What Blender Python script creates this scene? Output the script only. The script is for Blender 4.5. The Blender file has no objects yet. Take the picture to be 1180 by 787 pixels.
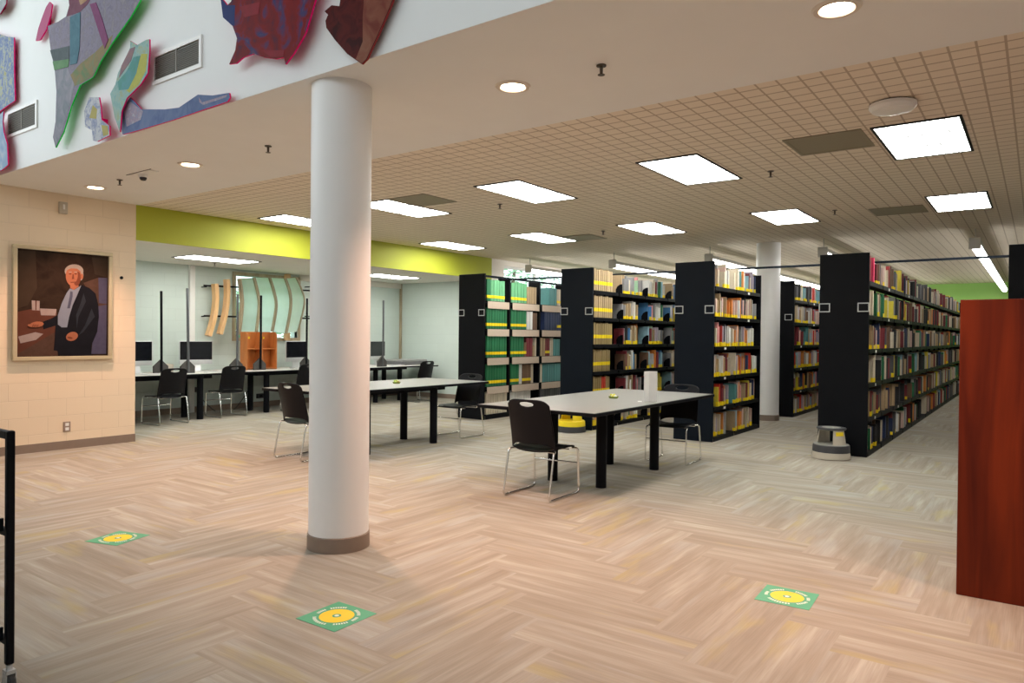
import bpy, bmesh, math, random
from mathutils import Vector, Matrix
random.seed(11)
S = bpy.context.scene
C = S.collection
PI = math.pi

# ------------------------------------------------------------------ camera
FPX, YAW, PITCH, ROLL, CAMH = 831.76, .63, -.0081, .0098, 1.418
Fv = Vector((math.cos(YAW)*math.cos(PITCH), math.sin(YAW)*math.cos(PITCH), math.sin(PITCH)))
Rv0 = Vector((math.sin(YAW), -math.cos(YAW), 0)); Uv0 = Rv0.cross(Fv)
Rv = math.cos(ROLL)*Rv0 + math.sin(ROLL)*Uv0
Uv = -math.sin(ROLL)*Rv0 + math.cos(ROLL)*Uv0
EYE = Vector((0, 0, CAMH))
cam = bpy.data.cameras.new('camera'); co = bpy.data.objects.new('camera', cam); C.objects.link(co)
cam.sensor_width = 36; cam.lens = FPX/1180*36; cam.clip_start = .05; cam.clip_end = 300
co.matrix_world = Matrix(((Rv.x, Uv.x, -Fv.x, 0), (Rv.y, Uv.y, -Fv.y, 0), (Rv.z, Uv.z, -Fv.z, CAMH), (0, 0, 0, 1)))
S.camera = co

def ray(u, v): return Fv + (u-590)/FPX*Rv - (v-393.5)/FPX*Uv
def on_z(u, v, z):
    d = ray(u, v); return EYE + d*((z-CAMH)/d.z)
def on_x(u, v, x):
    d = ray(u, v); return EYE + d*(x/d.x)
def on_y(u, v, y):
    d = ray(u, v); return EYE + d*(y/d.y)
def proj(p):
    q = Vector(p)-EYE; t = q.dot(Fv)
    return 590+FPX*q.dot(Rv)/t, 393.5-FPX*q.dot(Uv)/t, t

# ------------------------------------------------------------------ materials
def nt(m):
    m.use_nodes = True; return m.node_tree
def mat(name, col, rough=.6, metal=0, spec=.5, emit=None, estr=0, noise=0, nscale=20, bump=0, bscale=80, coat=0):
    m = bpy.data.materials.new(name); t = nt(m); b = t.nodes['Principled BSDF']
    b.inputs['Base Color'].default_value = (*col, 1); b.inputs['Roughness'].default_value = rough
    b.inputs['Metallic'].default_value = metal; b.inputs['Specular IOR Level'].default_value = spec
    b.inputs['Coat Weight'].default_value = coat
    if emit:
        b.inputs['Emission Color'].default_value = (*emit, 1); b.inputs['Emission Strength'].default_value = estr
    tc = t.nodes.new('ShaderNodeTexCoord')
    if noise:
        n = t.nodes.new('ShaderNodeTexNoise'); n.inputs['Scale'].default_value = nscale; n.inputs['Detail'].default_value = 4
        t.links.new(tc.outputs['Object'], n.inputs['Vector'])
        mx = t.nodes.new('ShaderNodeMix'); mx.data_type = 'RGBA'
        mx.inputs[6].default_value = (*[c*(1-noise) for c in col], 1); mx.inputs[7].default_value = (*[min(1, c*(1+noise)) for c in col], 1)
        t.links.new(n.outputs['Fac'], mx.inputs[0]); t.links.new(mx.outputs[2], b.inputs['Base Color'])
    if bump:
        n2 = t.nodes.new('ShaderNodeTexNoise'); n2.inputs['Scale'].default_value = bscale
        t.links.new(tc.outputs['Object'], n2.inputs['Vector'])
        bp = t.nodes.new('ShaderNodeBump'); bp.inputs['Strength'].default_value = bump; bp.inputs['Distance'].default_value = .002
        t.links.new(n2.outputs['Fac'], bp.inputs['Height']); t.links.new(bp.outputs[0], b.inputs['Normal'])
    return m

def block_mat(name, col, axis, rough=.55):
    """painted concrete blocks: running bond, axis = wall direction (0 x, 1 y)"""
    m = bpy.data.materials.new(name); t = nt(m); b = t.nodes['Principled BSDF']
    tc = t.nodes.new('ShaderNodeTexCoord'); sp = t.nodes.new('ShaderNodeSeparateXYZ'); cb = t.nodes.new('ShaderNodeCombineXYZ')
    t.links.new(tc.outputs['Object'], sp.inputs[0]); t.links.new(sp.outputs[axis], cb.inputs[0]); t.links.new(sp.outputs[2], cb.inputs[1])
    br = t.nodes.new('ShaderNodeTexBrick'); br.inputs['Scale'].default_value = 1
    br.inputs['Brick Width'].default_value = .4064; br.inputs['Row Height'].default_value = .2032
    br.inputs['Mortar Size'].default_value = .0045; br.inputs['Mortar Smooth'].default_value = .4; br.inputs['Bias'].default_value = 0
    br.inputs['Color1'].default_value = (*col, 1); br.inputs['Color2'].default_value = (*[c*.97 for c in col], 1)
    br.inputs['Mortar'].default_value = (*[c*.92 for c in col], 1)
    t.links.new(cb.outputs[0], br.inputs['Vector']); t.links.new(br.outputs['Color'], b.inputs['Base Color'])
    bp = t.nodes.new('ShaderNodeBump'); bp.invert = True; bp.inputs['Strength'].default_value = .5; bp.inputs['Distance'].default_value = .004
    t.links.new(br.outputs['Fac'], bp.inputs['Height']); t.links.new(bp.outputs[0], b.inputs['Normal'])
    b.inputs['Roughness'].default_value = rough
    return m

def tile_ceiling_mat():
    m = bpy.data.materials.new('scored_ceiling_tile'); t = nt(m); b = t.nodes['Principled BSDF']
    tc = t.nodes.new('ShaderNodeTexCoord'); sp = t.nodes.new('ShaderNodeSeparateXYZ'); t.links.new(tc.outputs['Object'], sp.inputs[0])
    def math_(op, a, bb):
        n = t.nodes.new('ShaderNodeMath'); n.operation = op
        for i, v in enumerate((a, bb)):
            if v is None: continue
            if isinstance(v, (int, float)): n.inputs[i].default_value = v
            else: t.links.new(v, n.inputs[i])
        return n.outputs[0]
    fx = math_('FRACT', math_('DIVIDE', math_('SUBTRACT', sp.outputs[0], 4.66), .1425), None)
    fy = math_('FRACT', math_('DIVIDE', math_('ADD', sp.outputs[1], 20.017), .1345), None)
    lx = math_('LESS_THAN', fx, .12); ly = math_('LESS_THAN', fy, .10)
    ln = math_('MAXIMUM', lx, ly)
    n = t.nodes.new('ShaderNodeTexNoise'); n.inputs['Scale'].default_value = 1.3; t.links.new(tc.outputs['Object'], n.inputs['Vector'])
    mx = t.nodes.new('ShaderNodeMix'); mx.data_type = 'RGBA'; mx.inputs[6].default_value = (.78, .68, .56, 1); mx.inputs[7].default_value = (.85, .75, .62, 1)
    t.links.new(n.outputs['Fac'], mx.inputs[0])
    m2 = t.nodes.new('ShaderNodeMix'); m2.data_type = 'RGBA'; m2.inputs[7].default_value = (.50, .40, .30, 1)
    t.links.new(ln, m2.inputs[0]); t.links.new(mx.outputs[2], m2.inputs[6]); t.links.new(m2.outputs[2], b.inputs['Base Color'])
    b.inputs['Roughness'].default_value = .8
    return m

def carpet_mat():
    m = bpy.data.materials.new('striated_carpet'); t = nt(m); b = t.nodes['Principled BSDF']; L = t.links.new
    uv = t.nodes.new('ShaderNodeUVMap'); uv.uv_map = 'plank'
    at = t.nodes.new('ShaderNodeAttribute'); at.attribute_name = 'rnd'
    def streak(su, sv, seed, detail=3):
        mp = t.nodes.new('ShaderNodeMapping'); mp.inputs['Scale'].default_value = (su, sv, 1); L(uv.outputs[0], mp.inputs[0])
        ad = t.nodes.new('ShaderNodeVectorMath'); ad.operation = 'MULTIPLY_ADD'
        L(at.outputs['Color'], ad.inputs[0]); ad.inputs[1].default_value = (61+seed, 47+seed, 53); L(mp.outputs[0], ad.inputs[2])
        n = t.nodes.new('ShaderNodeTexNoise'); n.inputs['Scale'].default_value = 1; n.inputs['Detail'].default_value = detail; n.inputs['Roughness'].default_value = .6
        L(ad.outputs[0], n.inputs['Vector']); return n.outputs['Fac']
    s1 = streak(1.0, 14, 0); s2 = streak(1.1, 4.5, 9); s5 = streak(1.0, 5, 31, 2); s3 = streak(4, 150, 23, 1)
    r1 = t.nodes.new('ShaderNodeValToRGB'); e = r1.color_ramp.elements
    e[0].position = .27; e[0].color = (.305, .268, .22, 1); e[1].position = .75; e[1].color = (.475, .45, .395, 1)
    for p, c in ((.45, (.345, .308, .256, 1)), (.58, (.385, .352, .298, 1))):
        k = r1.color_ramp.elements.new(p); k.color = c
    L(s1, r1.inputs[0])
    r2 = t.nodes.new('ShaderNodeValToRGB'); r2.color_ramp.elements[0].position = .58; r2.color_ramp.elements[0].color = (0, 0, 0, 1)
    r2.color_ramp.elements[1].position = .70; r2.color_ramp.elements[1].color = (.62, .62, .62, 1); L(s2, r2.inputs[0])
    mx = t.nodes.new('ShaderNodeMix'); mx.data_type = 'RGBA'; L(r2.outputs[0], mx.inputs[0]); L(r1.outputs[0], mx.inputs[6]); mx.inputs[7].default_value = (.43, .37, .19, 1)
    r5 = t.nodes.new('ShaderNodeValToRGB'); r5.color_ramp.elements[0].position = .56; r5.color_ramp.elements[0].color = (0, 0, 0, 1); r5.color_ramp.elements[1].position = .7; r5.color_ramp.elements[1].color = (.45, .45, .45, 1); L(s5, r5.inputs[0])
    mx0 = mx; mx = t.nodes.new('ShaderNodeMix'); mx.data_type = 'RGBA'; L(r5.outputs[0], mx.inputs[0]); L(mx0.outputs[2], mx.inputs[6]); mx.inputs[7].default_value = (.43, .44, .43, 1)
    # per plank tint and fine ribs
    h = t.nodes.new('ShaderNodeMix'); h.data_type = 'RGBA'; h.blend_type = 'MULTIPLY'; h.inputs[0].default_value = 1
    r3 = t.nodes.new('ShaderNodeValToRGB'); r3.color_ramp.elements[0].color = (.93, .92, .915, 1); r3.color_ramp.elements[1].color = (1.0, 1.0, 1.0, 1)
    sp = t.nodes.new('ShaderNodeSeparateXYZ'); L(at.outputs['Color'], sp.inputs[0]); L(sp.outputs[0], r3.inputs[0])
    L(mx.outputs[2], h.inputs[6]); L(r3.outputs[0], h.inputs[7])
    h2 = t.nodes.new('ShaderNodeMix'); h2.data_type = 'RGBA'; h2.blend_type = 'MULTIPLY'; h2.inputs[0].default_value = .5
    L(h.outputs[2], h2.inputs[6]); 
    r4 = t.nodes.new('ShaderNodeValToRGB'); r4.color_ramp.elements[0].position = .3; r4.color_ramp.elements[0].color = (.8, .8, .8, 1); r4.color_ramp.elements[1].position = .7
    L(s3, r4.inputs[0]); L(r4.outputs[0], h2.inputs[7])
    L(h2.outputs[2], b.inputs['Base Color']); b.inputs['Roughness'].default_value = .95; b.inputs['Specular IOR Level'].default_value = .1
    bp = t.nodes.new('ShaderNodeBump'); bp.inputs['Strength'].default_value = .25; bp.inputs['Distance'].default_value = .003
    L(s3, bp.inputs['Height']); L(bp.outputs[0], b.inputs['Normal'])
    return m

def wood_mat(name, c1, c2, scale=(14, 14, 1.2), rough=.35, coat=0, spec=.5):
    m = bpy.data.materials.new(name); t = nt(m); b = t.nodes['Principled BSDF']; L = t.links.new
    tc = t.nodes.new('ShaderNodeTexCoord'); mp = t.nodes.new('ShaderNodeMapping'); mp.inputs['Scale'].default_value = scale
    L(tc.outputs['Object'], mp.inputs[0])
    n = t.nodes.new('ShaderNodeTexNoise'); n.inputs['Scale'].default_value = 1; n.inputs['Detail'].default_value = 6; n.inputs['Distortion'].default_value = .6
    L(mp.outputs[0], n.inputs['Vector'])
    r = t.nodes.new('ShaderNodeValToRGB'); r.color_ramp.elements[0].position = .32; r.color_ramp.elements[0].color = (*c1, 1)
    r.color_ramp.elements[1].position = .68; r.color_ramp.elements[1].color = (*c2, 1)
    L(n.outputs['Fac'], r.inputs[0]); L(r.outputs[0], b.inputs['Base Color'])
    b.inputs['Roughness'].default_value = rough; b.inputs['Coat Weight'].default_value = coat; b.inputs['Specular IOR Level'].default_value = spec
    return m

def paint_mat(name, cols, scale=6, dist=1.2, seed=0):
    """brush-painted panel: several colours mixed in blotches"""
    m = bpy.data.materials.new(name); t = nt(m); b = t.nodes['Principled BSDF']; L = t.links.new
    tc = t.nodes.new('ShaderNodeTexCoord'); mp = t.nodes.new('ShaderNodeMapping'); mp.inputs['Location'].default_value = (seed, seed*.7, seed*1.3)
    L(tc.outputs['Object'], mp.inputs[0])
    n = t.nodes.new('ShaderNodeTexNoise'); n.inputs['Scale'].default_value = scale; n.inputs['Detail'].default_value = 5; n.inputs['Distortion'].default_value = dist
    L(mp.outputs[0], n.inputs['Vector'])
    r = t.nodes.new('ShaderNodeValToRGB'); el = r.color_ramp.elements
    el[0].position = .3; el[0].color = (*cols[0], 1); el[1].position = .7; el[1].color = (*cols[-1], 1)
    for i, c in enumerate(cols[1:-1]):
        k = el.new(.3+.4*(i+1)/(len(cols)-1)); k.color = (*c, 1)
    L(n.outputs['Fac'], r.inputs[0]); L(r.outputs[0], b.inputs['Base Color']); b.inputs['Roughness'].default_value = .5; b.inputs['Specular IOR Level'].default_value = .08
    return m

def emit_grid_mat(name, col, s, nx, ny):
    m = bpy.data.materials.new(name); t = nt(m); L = t.links.new
    for n in list(t.nodes): t.nodes.remove(n)
    o = t.nodes.new('ShaderNodeOutputMaterial'); e = t.nodes.new('ShaderNodeEmission')
    tc = t.nodes.new('ShaderNodeTexCoord'); sp = t.nodes.new('ShaderNodeSeparateXYZ'); L(tc.outputs['Generated'], sp.inputs[0])
    def line(out, k):
        a = t.nodes.new('ShaderNodeMath'); a.operation = 'MULTIPLY'; L(out, a.inputs[0]); a.inputs[1].default_value = k
        f = t.nodes.new('ShaderNodeMath'); f.operation = 'PINGPONG'; L(a.outputs[0], f.inputs[0]); f.inputs[1].default_value = .5
        g = t.nodes.new('ShaderNodeMath'); g.operation = 'LESS_THAN'; L(f.outputs[0], g.inputs[0]); g.inputs[1].default_value = .06
        return g.outputs[0]
    mx = t.nodes.new('ShaderNodeMath'); mx.operation = 'MAXIMUM'; L(line(sp.outputs[0], nx), mx.inputs[0]); L(line(sp.outputs[1], ny), mx.inputs[1])
    st = t.nodes.new('ShaderNodeMapRange'); L(mx.outputs[0], st.inputs[0]); st.inputs[3].default_value = s; st.inputs[4].default_value = .80
    L(st.outputs[0], e.inputs['Strength']); e.inputs['Color'].default_value = (*col, 1); L(e.outputs[0], o.inputs[0])
    return m

FLUO = 27.5
M = dict(
    carpet=carpet_mat(), tile=tile_ceiling_mat(),
    gyp=mat('ceiling_paint', (.85, .84, .82), .8, noise=.03, nscale=3),
    bulk=mat('bulkhead_paint', (.78, .79, .79), .7, noise=.02, nscale=3),
    cream=block_mat('cream_block', (.82, .67, .49), 0), mint=block_mat('mint_block_back', (.60, .68, .64), 0), minty=block_mat('mint_block_side', (.60, .68, .64), 1),
    white_block=block_mat('white_block', (.84, .78, .72), 0),
    alc_ceil=mat('alcove_ceiling_paint', (.76, .73, .67), .8, noise=.03, nscale=3),
    lime=mat('lime_paint', (.43, .46, .03), .6, noise=.03, nscale=4), green=mat('green_paint', (.36, .66, .17), .6, noise=.03, nscale=4),
    base=mat('vinyl_base', (.23, .17, .13), .6, noise=.08), white=mat('white_paint', (.80, .79, .77), .45, noise=.02, nscale=5),
    column=mat('column_paint', (.80, .79, .78), .45, noise=.015, nscale=4),
    black=mat('black_steel', (.0045, .005, .007), .5, spec=.10, noise=.15, nscale=6),
    navy=mat('blue_black_steel', (.0035, .0065, .012), .48, spec=.12, noise=.2, nscale=4),
    blk_plastic=mat('black_plastic', (.006, .006, .008), .40, spec=.16, bump=.08, bscale=400),
    chrome=mat('chrome', (.82, .82, .82), .16, metal=1, noise=.03), silver=mat('silver_aluminium', (.62, .63, .64), .35, metal=.6, noise=.03),
    grey_lam=mat('grey_laminate', (.235, .228, .212), .38, noise=.06, nscale=120), white_lam=mat('white_laminate', (.62, .60, .56), .4, noise=.03, nscale=60),
    screen=mat('dark_screen', (.008, .009, .012), .12, noise=.1), rubber=mat('rubber', (.03, .03, .032), .7, noise=.1),
    grey_post=mat('grey_post', (.07, .072, .08), .45, noise=.08), foot=mat('charcoal_foot', (.055, .05, .048), .6, noise=.1),
    cherry=wood_mat('cherry_veneer', (.060, .0075, .003), (.15, .021, .005), (10, 10, .9), .5, 0, .12),
    orange_wood=wood_mat('orange_wood', (.42, .13, .03), (.62, .22, .06), (10, 10, 2)), pale_wood=wood_mat('pale_wood', (.62, .36, .16), (.78, .50, .26), (12, 12, 2)),
    dull_wood=wood_mat('weathered_wood', (.32, .25, .16), (.46, .38, .26), (12, 12, 2)),
    skin=None, gold=mat('pale_gold_frame', (.55, .46, .30), .4, metal=.3, noise=.08),
    beige=mat('beige_plastic', (.50, .45, .37), .5, noise=.05), bumper=mat('dark_bumper', (.045, .045, .05), .6, noise=.1), tread=mat('grey_tread', (.28, .28, .25), .7, noise=.1, nscale=90),
    yellow=mat('yellow_plastic', (.86, .66, .02), .4, noise=.04), label_y=mat('yellow_label', (.95, .72, .01), .5, noise=.05),
    cardtan=mat('tan_card', (.62, .50, .40), .7, noise=.06), lab=mat('pale_label_frame', (.50, .52, .52), .4, metal=.3, noise=.04),
    paper=mat('white_paper', (.88, .88, .86), .6, noise=.03), pages=mat('page_edges', (.66, .57, .44), .8, noise=.1, nscale=60),
    fluo=emit_grid_mat('fluorescent_lens', (1, 1, .93), FLUO, 3, 6), tube=mat('fluorescent_wrap', (.9, .9, .9), .4, emit=(1, .99, .95), estr=13, noise=.01),
    fixture=mat('fixture_steel', (.45, .43, .39), .5, noise=.05), louvre=mat('louvre_grey', (.20, .185, .155), .6, noise=.05), vent_dark=mat('grille_dark', (.05, .045, .035), .7, noise=.1),
    perf=mat('perforated_grille', (.27, .235, .165), .6, noise=.12, nscale=200), canlamp=mat('can_lamp', (1, .9, .8), .4, emit=(1, .78, .55), estr=30, noise=.01),
    cantrim=mat('can_trim', (.75, .66, .58), .35, noise=.03), bronze=mat('sprinkler_metal', (.10, .085, .07), .45, metal=.5, noise=.1),
    dec_green=mat('decal_green', (.07, .36, .19), .5, noise=.05), dec_yel=mat('decal_yellow', (.92, .60, .01), .5, noise=.04), dec_white=mat('decal_white', (.75, .82, .74), .5, noise=.03),
    lawn=mat('lawn', (.14, .26, .06), .9, noise=.4, nscale=3), bark=mat('bark', (.16, .12, .09), .9, noise=.3), leaf=mat('leaves', (.26, .44, .26), .7, noise=.35, nscale=3),  # leaf green made paler to put the outdoor overexposure into the colour
)
def glassy(name, col, fac):
    m = bpy.data.materials.new(name); t = nt(m); L = t.links.new
    for n in list(t.nodes): t.nodes.remove(n)
    o = t.nodes.new('ShaderNodeOutputMaterial'); tr = t.nodes.new('ShaderNodeBsdfTransparent'); gl = t.nodes.new('ShaderNodeBsdfGlossy'); mx = t.nodes.new('ShaderNodeMixShader')
    tr.inputs[0].default_value = (*col, 1); gl.inputs['Roughness'].default_value = .03; mx.inputs[0].default_value = fac
    L(tr.outputs[0], mx.inputs[1]); L(gl.outputs[0], mx.inputs[2]); L(mx.outputs[0], o.inputs[0]); return m
M['glass'] = glassy('window_glass', (.93, .98, .96), .05)
def translucent(name, col):
    m = bpy.data.materials.new(name); t = nt(m); L = t.links.new
    for n in list(t.nodes): t.nodes.remove(n)
    o = t.nodes.new('ShaderNodeOutputMaterial'); a = t.nodes.new('ShaderNodeBsdfDiffuse'); b = t.nodes.new('ShaderNodeBsdfTranslucent'); mx = t.nodes.new('ShaderNodeMixShader')
    tc = t.nodes.new('ShaderNodeTexCoord'); n = t.nodes.new('ShaderNodeTexNoise'); n.inputs['Scale'].default_value = 9; L(tc.outputs['Object'], n.inputs['Vector'])
    c = t.nodes.new('ShaderNodeMix'); c.data_type = 'RGBA'; c.inputs[6].default_value = (*[x*.9 for x in col], 1); c.inputs[7].default_value = (*col, 1); L(n.outputs['Fac'], c.inputs[0])
    L(c.outputs[2], a.inputs[0]); L(c.outputs[2], b.inputs[0]); mx.inputs[0].default_value = .88
    L(a.outputs[0], mx.inputs[1]); L(b.outputs[0], mx.inputs[2]); L(mx.outputs[0], o.inputs[0]); return m
M['skin'] = translucent('translucent_skin', (.80, .92, .80))
def attr_mat(name, rough=.55):
    m = bpy.data.materials.new(name); t = nt(m); b = t.nodes['Principled BSDF']; a = t.nodes.new('ShaderNodeAttribute'); a.attribute_name = 'cover'
    n = t.nodes.new('ShaderNodeTexNoise'); n.inputs['Scale'].default_value = 40; tc = t.nodes.new('ShaderNodeTexCoord'); t.links.new(tc.outputs['Object'], n.inputs['Vector'])
    r = t.nodes.new('ShaderNodeMapRange'); r.inputs[3].default_value = .88; r.inputs[4].default_value = 1.1; t.links.new(n.outputs['Fac'], r.inputs[0])
    mx = t.nodes.new('ShaderNodeMix'); mx.data_type = 'RGBA'; mx.blend_type = 'MULTIPLY'; mx.inputs[0].default_value = 1
    t.links.new(a.outputs['Color'], mx.inputs[6]); t.links.new(r.outputs[0], mx.inputs[7]); t.links.new(mx.outputs[2], b.inputs['Base Color'])
    b.inputs['Roughness'].default_value = rough; return m
M['cover'] = attr_mat('book_cover')

# ------------------------------------------------------------------ mesh builder
class MB:
    def __init__(s): s.v = []; s.f = []; s.m = []; s.sm = []
    def add(s, vs, fs, mi=0, smooth=False):
        b = len(s.v); s.v += [tuple(p) for p in vs]
        for f in fs: s.f.append(tuple(b+i for i in f)); s.m.append(mi); s.sm.append(smooth)
        return s
    def box(s, x0, x1, y0, y1, z0, z1, mi=0, xf=None):
        vs = [(x, y, z) for x in (x0, x1) for y in (y0, y1) for z in (z0, z1)]
        if xf: vs = [xf(Vector(p)) for p in vs]
        return s.add(vs, [(0, 1, 3, 2), (4, 6, 7, 5), (0, 4, 5, 1), (2, 3, 7, 6), (0, 2, 6, 4), (1, 5, 7, 3)], mi)
    def cbox(s, x0, x1, y0, y1, z0, z1, r=.004, mi=0, seg=2, xf=None):
        bm = bmesh.new(); vs = [bm.verts.new((x, y, z)) for x in (x0, x1) for y in (y0, y1) for z in (z0, z1)]
        for f in [(0, 1, 3, 2), (4, 6, 7, 5), (0, 4, 5, 1), (2, 3, 7, 6), (0, 2, 6, 4), (1, 5, 7, 3)]: bm.faces.new([vs[i] for i in f])
        bmesh.ops.bevel(bm, geom=bm.edges[:], offset=r, segments=seg, affect='EDGES', profile=.5)
        bm.verts.index_update()
        P = [xf(v.co.copy()) if xf else v.co for v in bm.verts]
        s.add(P, [[v.index for v in f.verts] for f in bm.faces], mi); bm.free(); return s
    def tube(s, pts, r, n=8, closed=False, mi=0, fillet=0, caps=True):
        P = [Vector(p) for p in pts]
        if fillet:
            Q = []; N = len(P)
            for i, p in enumerate(P):
                if not closed and i in (0, N-1): Q.append(p); continue
                a, b = (P[i-1]-p), (P[(i+1) % N]-p); k = min(fillet, a.length*.48, b.length*.48); a.normalize(); b.normalize()
                A, B = p+a*k, p+b*k
                for j in range(5):
                    t = j/4; Q.append((1-t)**2*A+2*t*(1-t)*p+t*t*B)
            P = Q
        N = len(P); T = []
        for i in range(N):
            if closed: d = P[(i+1) % N]-P[i-1]
            else: d = P[min(i+1, N-1)]-P[max(i-1, 0)]
            T.append(d.normalized())
        up = Vector((0, 0, 1)) if abs(T[0].z) < .9 else Vector((1, 0, 0))
        nrm = (up-T[0]*up.dot(T[0])).normalized(); vs = []
        for i in range(N):
            nrm = (nrm-T[i]*nrm.dot(T[i])).normalized(); bn = T[i].cross(nrm)
            rr = r[i] if isinstance(r, (list, tuple)) else r
            for j in range(n):
                a = 2*PI*j/n; vs.append(P[i]+rr*(math.cos(a)*nrm+math.sin(a)*bn))
        fs = []
        for i in range(N if closed else N-1):
            for j in range(n):
                a, b = i*n+j, i*n+(j+1) % n; c, d = ((i+1) % N)*n+(j+1) % n, ((i+1) % N)*n+j
                fs.append((a, b, c, d))
        s.add(vs, fs, mi, True)
        if not closed and caps:
            s.add(vs[:n], [tuple(range(n))[::-1]], mi); s.add(vs[-n:], [tuple(range(n))], mi)
        return s
    def lathe(s, prof, c=(0, 0, 0), n=32, mi=0, smooth=True):
        ring = lambda r, z: [(c[0]+r*math.cos(2*PI*j/n), c[1]+r*math.sin(2*PI*j/n), c[2]+z) for j in range(n)]
        nxt = lambda j: (j+1) % n
        for (r0, z0), (r1, z1) in zip(prof, prof[1:]):          # every band on its own: flat caps stay flat
            flat = abs(z0-z1) < 1e-5
            if r0 < 1e-6: s.add([(c[0], c[1], c[2]+z0)]+ring(r1, z1), [(0, 1+nxt(j), 1+j) if z1 >= z0 and not flat else (0, 1+j, 1+nxt(j)) for j in range(n)], mi, smooth and not flat)
            elif r1 < 1e-6: s.add(ring(r0, z0)+[(c[0], c[1], c[2]+z1)], [(j, nxt(j), n) for j in range(n)], mi, smooth and not flat)
            else: s.add(ring(r0, z0)+ring(r1, z1), [(j, nxt(j), n+nxt(j), n+j) for j in range(n)], mi, smooth and not flat)
        if all(abs(z-prof[0][1]) < 1e-6 for r, z in prof): return s
        if prof[0][0] > 1e-6: s.add(ring(*prof[0]), [tuple(range(n))[::-1]], mi)
        if prof[-1][0] > 1e-6: s.add(ring(*prof[-1]), [tuple(range(n))], mi)
        return s
    def cyl(s, x, y, z0, z1, r, n=24, mi=0):
        vs = [(x+r*math.cos(2*PI*j/n), y+r*math.sin(2*PI*j/n), z) for z in (z0, z1) for j in range(n)]
        s.add(vs, [(j, (j+1) % n, n+(j+1) % n, n+j) for j in range(n)], mi, True)
        s.add(vs[:n], [tuple(range(n))[::-1]], mi); s.add(vs[n:], [tuple(range(n))], mi); return s
    def prism(s, poly, fn, mi=0, mi_side=None, mi_back=None):
        """poly: 2D points, fn(p, k) -> 3D point for k = 0 (front), 1 (back)"""
        n = len(poly); a = [fn(p, 0) for p in poly]; b = [fn(p, 1) for p in poly]
        s.add(a, [tuple(range(n))], mi); s.add(b, [tuple(range(n))[::-1]], mi if mi_back is None else mi_back)
        s.add(a+b, [((i+1) % n, i, n+i, n+(i+1) % n) for i in range(n)], mi if mi_side is None else mi_side); return s
    def mesh(s, name, mats):
        me = bpy.data.meshes.new(name); me.from_pydata(s.v, [], s.f)
        for m in (mats if isinstance(mats, (list, tuple)) else [mats]): me.materials.append(m)
        me.polygons.foreach_set('material_index', s.m); me.polygons.foreach_set('use_smooth', s.sm)
        me.update(); return me
    def build(s, name, mats, parent=None, loc=None, rz=0):
        me = s.mesh(name, mats); o = bpy.data.objects.new(name, me); C.objects.link(o)
        if loc is not None: o.location = loc
        o.rotation_euler.z = rz
        if parent: o.parent = parent
        return o
def fix_normals(o):
    bm = bmesh.new(); bm.from_mesh(o.data); bmesh.ops.recalc_face_normals(bm, faces=bm.faces[:]); bm.to_mesh(o.data); bm.free(); return o

def tag(o, label, cat, group=None, kind=None):
    o['label'] = label; o['category'] = cat
    if group: o['group'] = group
    if kind: o['kind'] = kind
    return o
def thing(name, label, cat, loc=(0, 0, 0), rz=0, group=None):
    o = bpy.data.objects.new(name, None); C.objects.link(o); o.location = loc; o.rotation_euler.z = rz
    o.empty_display_size = .1
    return tag(o, label, cat, group)
def struct(o, label=None):
    o['kind'] = 'structure'
    if label: o['label'] = label
    return o
def copy_tree(o, parent=None):
    c = o.copy(); C.objects.link(c)
    if parent: c.parent = parent
    for ch in list(o.children): copy_tree(ch, c)
    return c

# ------------------------------------------------------------------ setting
CZ, AZ = 3.063, 2.61          # main ceiling, alcove ceiling
BX, TX = 2.985, 4.71          # bulkhead face, start of the tile ceiling
LY, AY = 9.45, 12.15          # left wall, alcove back wall
WX, RX = 4.68, 12.2           # alcove from/to
FX, RY, ZT = 24.7, -4.0, 6.5  # far wall, right wall, atrium roof
# floor: herringbone carpet planks
def build_floor():
    w, n = .25, 4; i0, i1, j0, j1 = int(-4.5/w), int(25/w), int(-4.5/w), int(12.5/w)
    vs, fs, uvs, rn = [], [], [], []
    rg = random.Random(5)
    def quad(x0, x1, y0, y1, horiz):
        x0, x1 = max(x0, -4), min(x1, FX); y0, y1 = max(y0, RY), min(y1, AY)
        if x1 <= x0 or y1 <= y0: return
        b = len(vs); vs.extend([(x0, y0, 0), (x1, y0, 0), (x1, y1, 0), (x0, y1, 0)]); fs.append((b, b+1, b+2, b+3))
        L, W = (x1-x0, y1-y0) if horiz else (y1-y0, x1-x0)
        uvs.extend([(0, 0), (L, 0), (L, W), (0, W)] if horiz else [(0, 0), (0, W), (L, W), (L, 0)])
        rn.append((rg.random(), rg.random(), rg.random(), 1))
    for j in range(j0-4, j1+4):
        for i in range(i0-8, i1+8):
            k = (i-j) % (2*n)
            if k == 0: quad(i*w, (i+n)*w, j*w, (j+1)*w, True)
            k2 = (i-j) % (2*n)
            # vertical planks: column i, starts at the j where (i-j)%(2n) == 2n-1
            if k2 == 2*n-1: quad(i*w, (i+1)*w, j*w, (j+n)*w, False)
    me = bpy.data.meshes.new('floor'); me.from_pydata(vs, [], fs); ul = me.uv_layers.new(name='plank')
    for k, q in enumerate(uvs): ul.data[k].uv = q
    at = me.attributes.new('rnd', 'FLOAT_COLOR', 'FACE')
    for k, q in enumerate(rn): at.data[k].color = q
    me.materials.append(M['carpet']); me.update()
    o = bpy.data.objects.new('floor', me); C.objects.link(o); struct(o, 'striped beige and grey carpet plank floor')
build_floor()
struct(MB().box(-4, FX, RY, AY, -.2, -.004).build('floor_slab', M['base']))
struct(MB().box(BX, TX, RY, LY, CZ, CZ+.12).build('ceiling', M['gyp']), 'plain painted ceiling strip with recessed lights')
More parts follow.
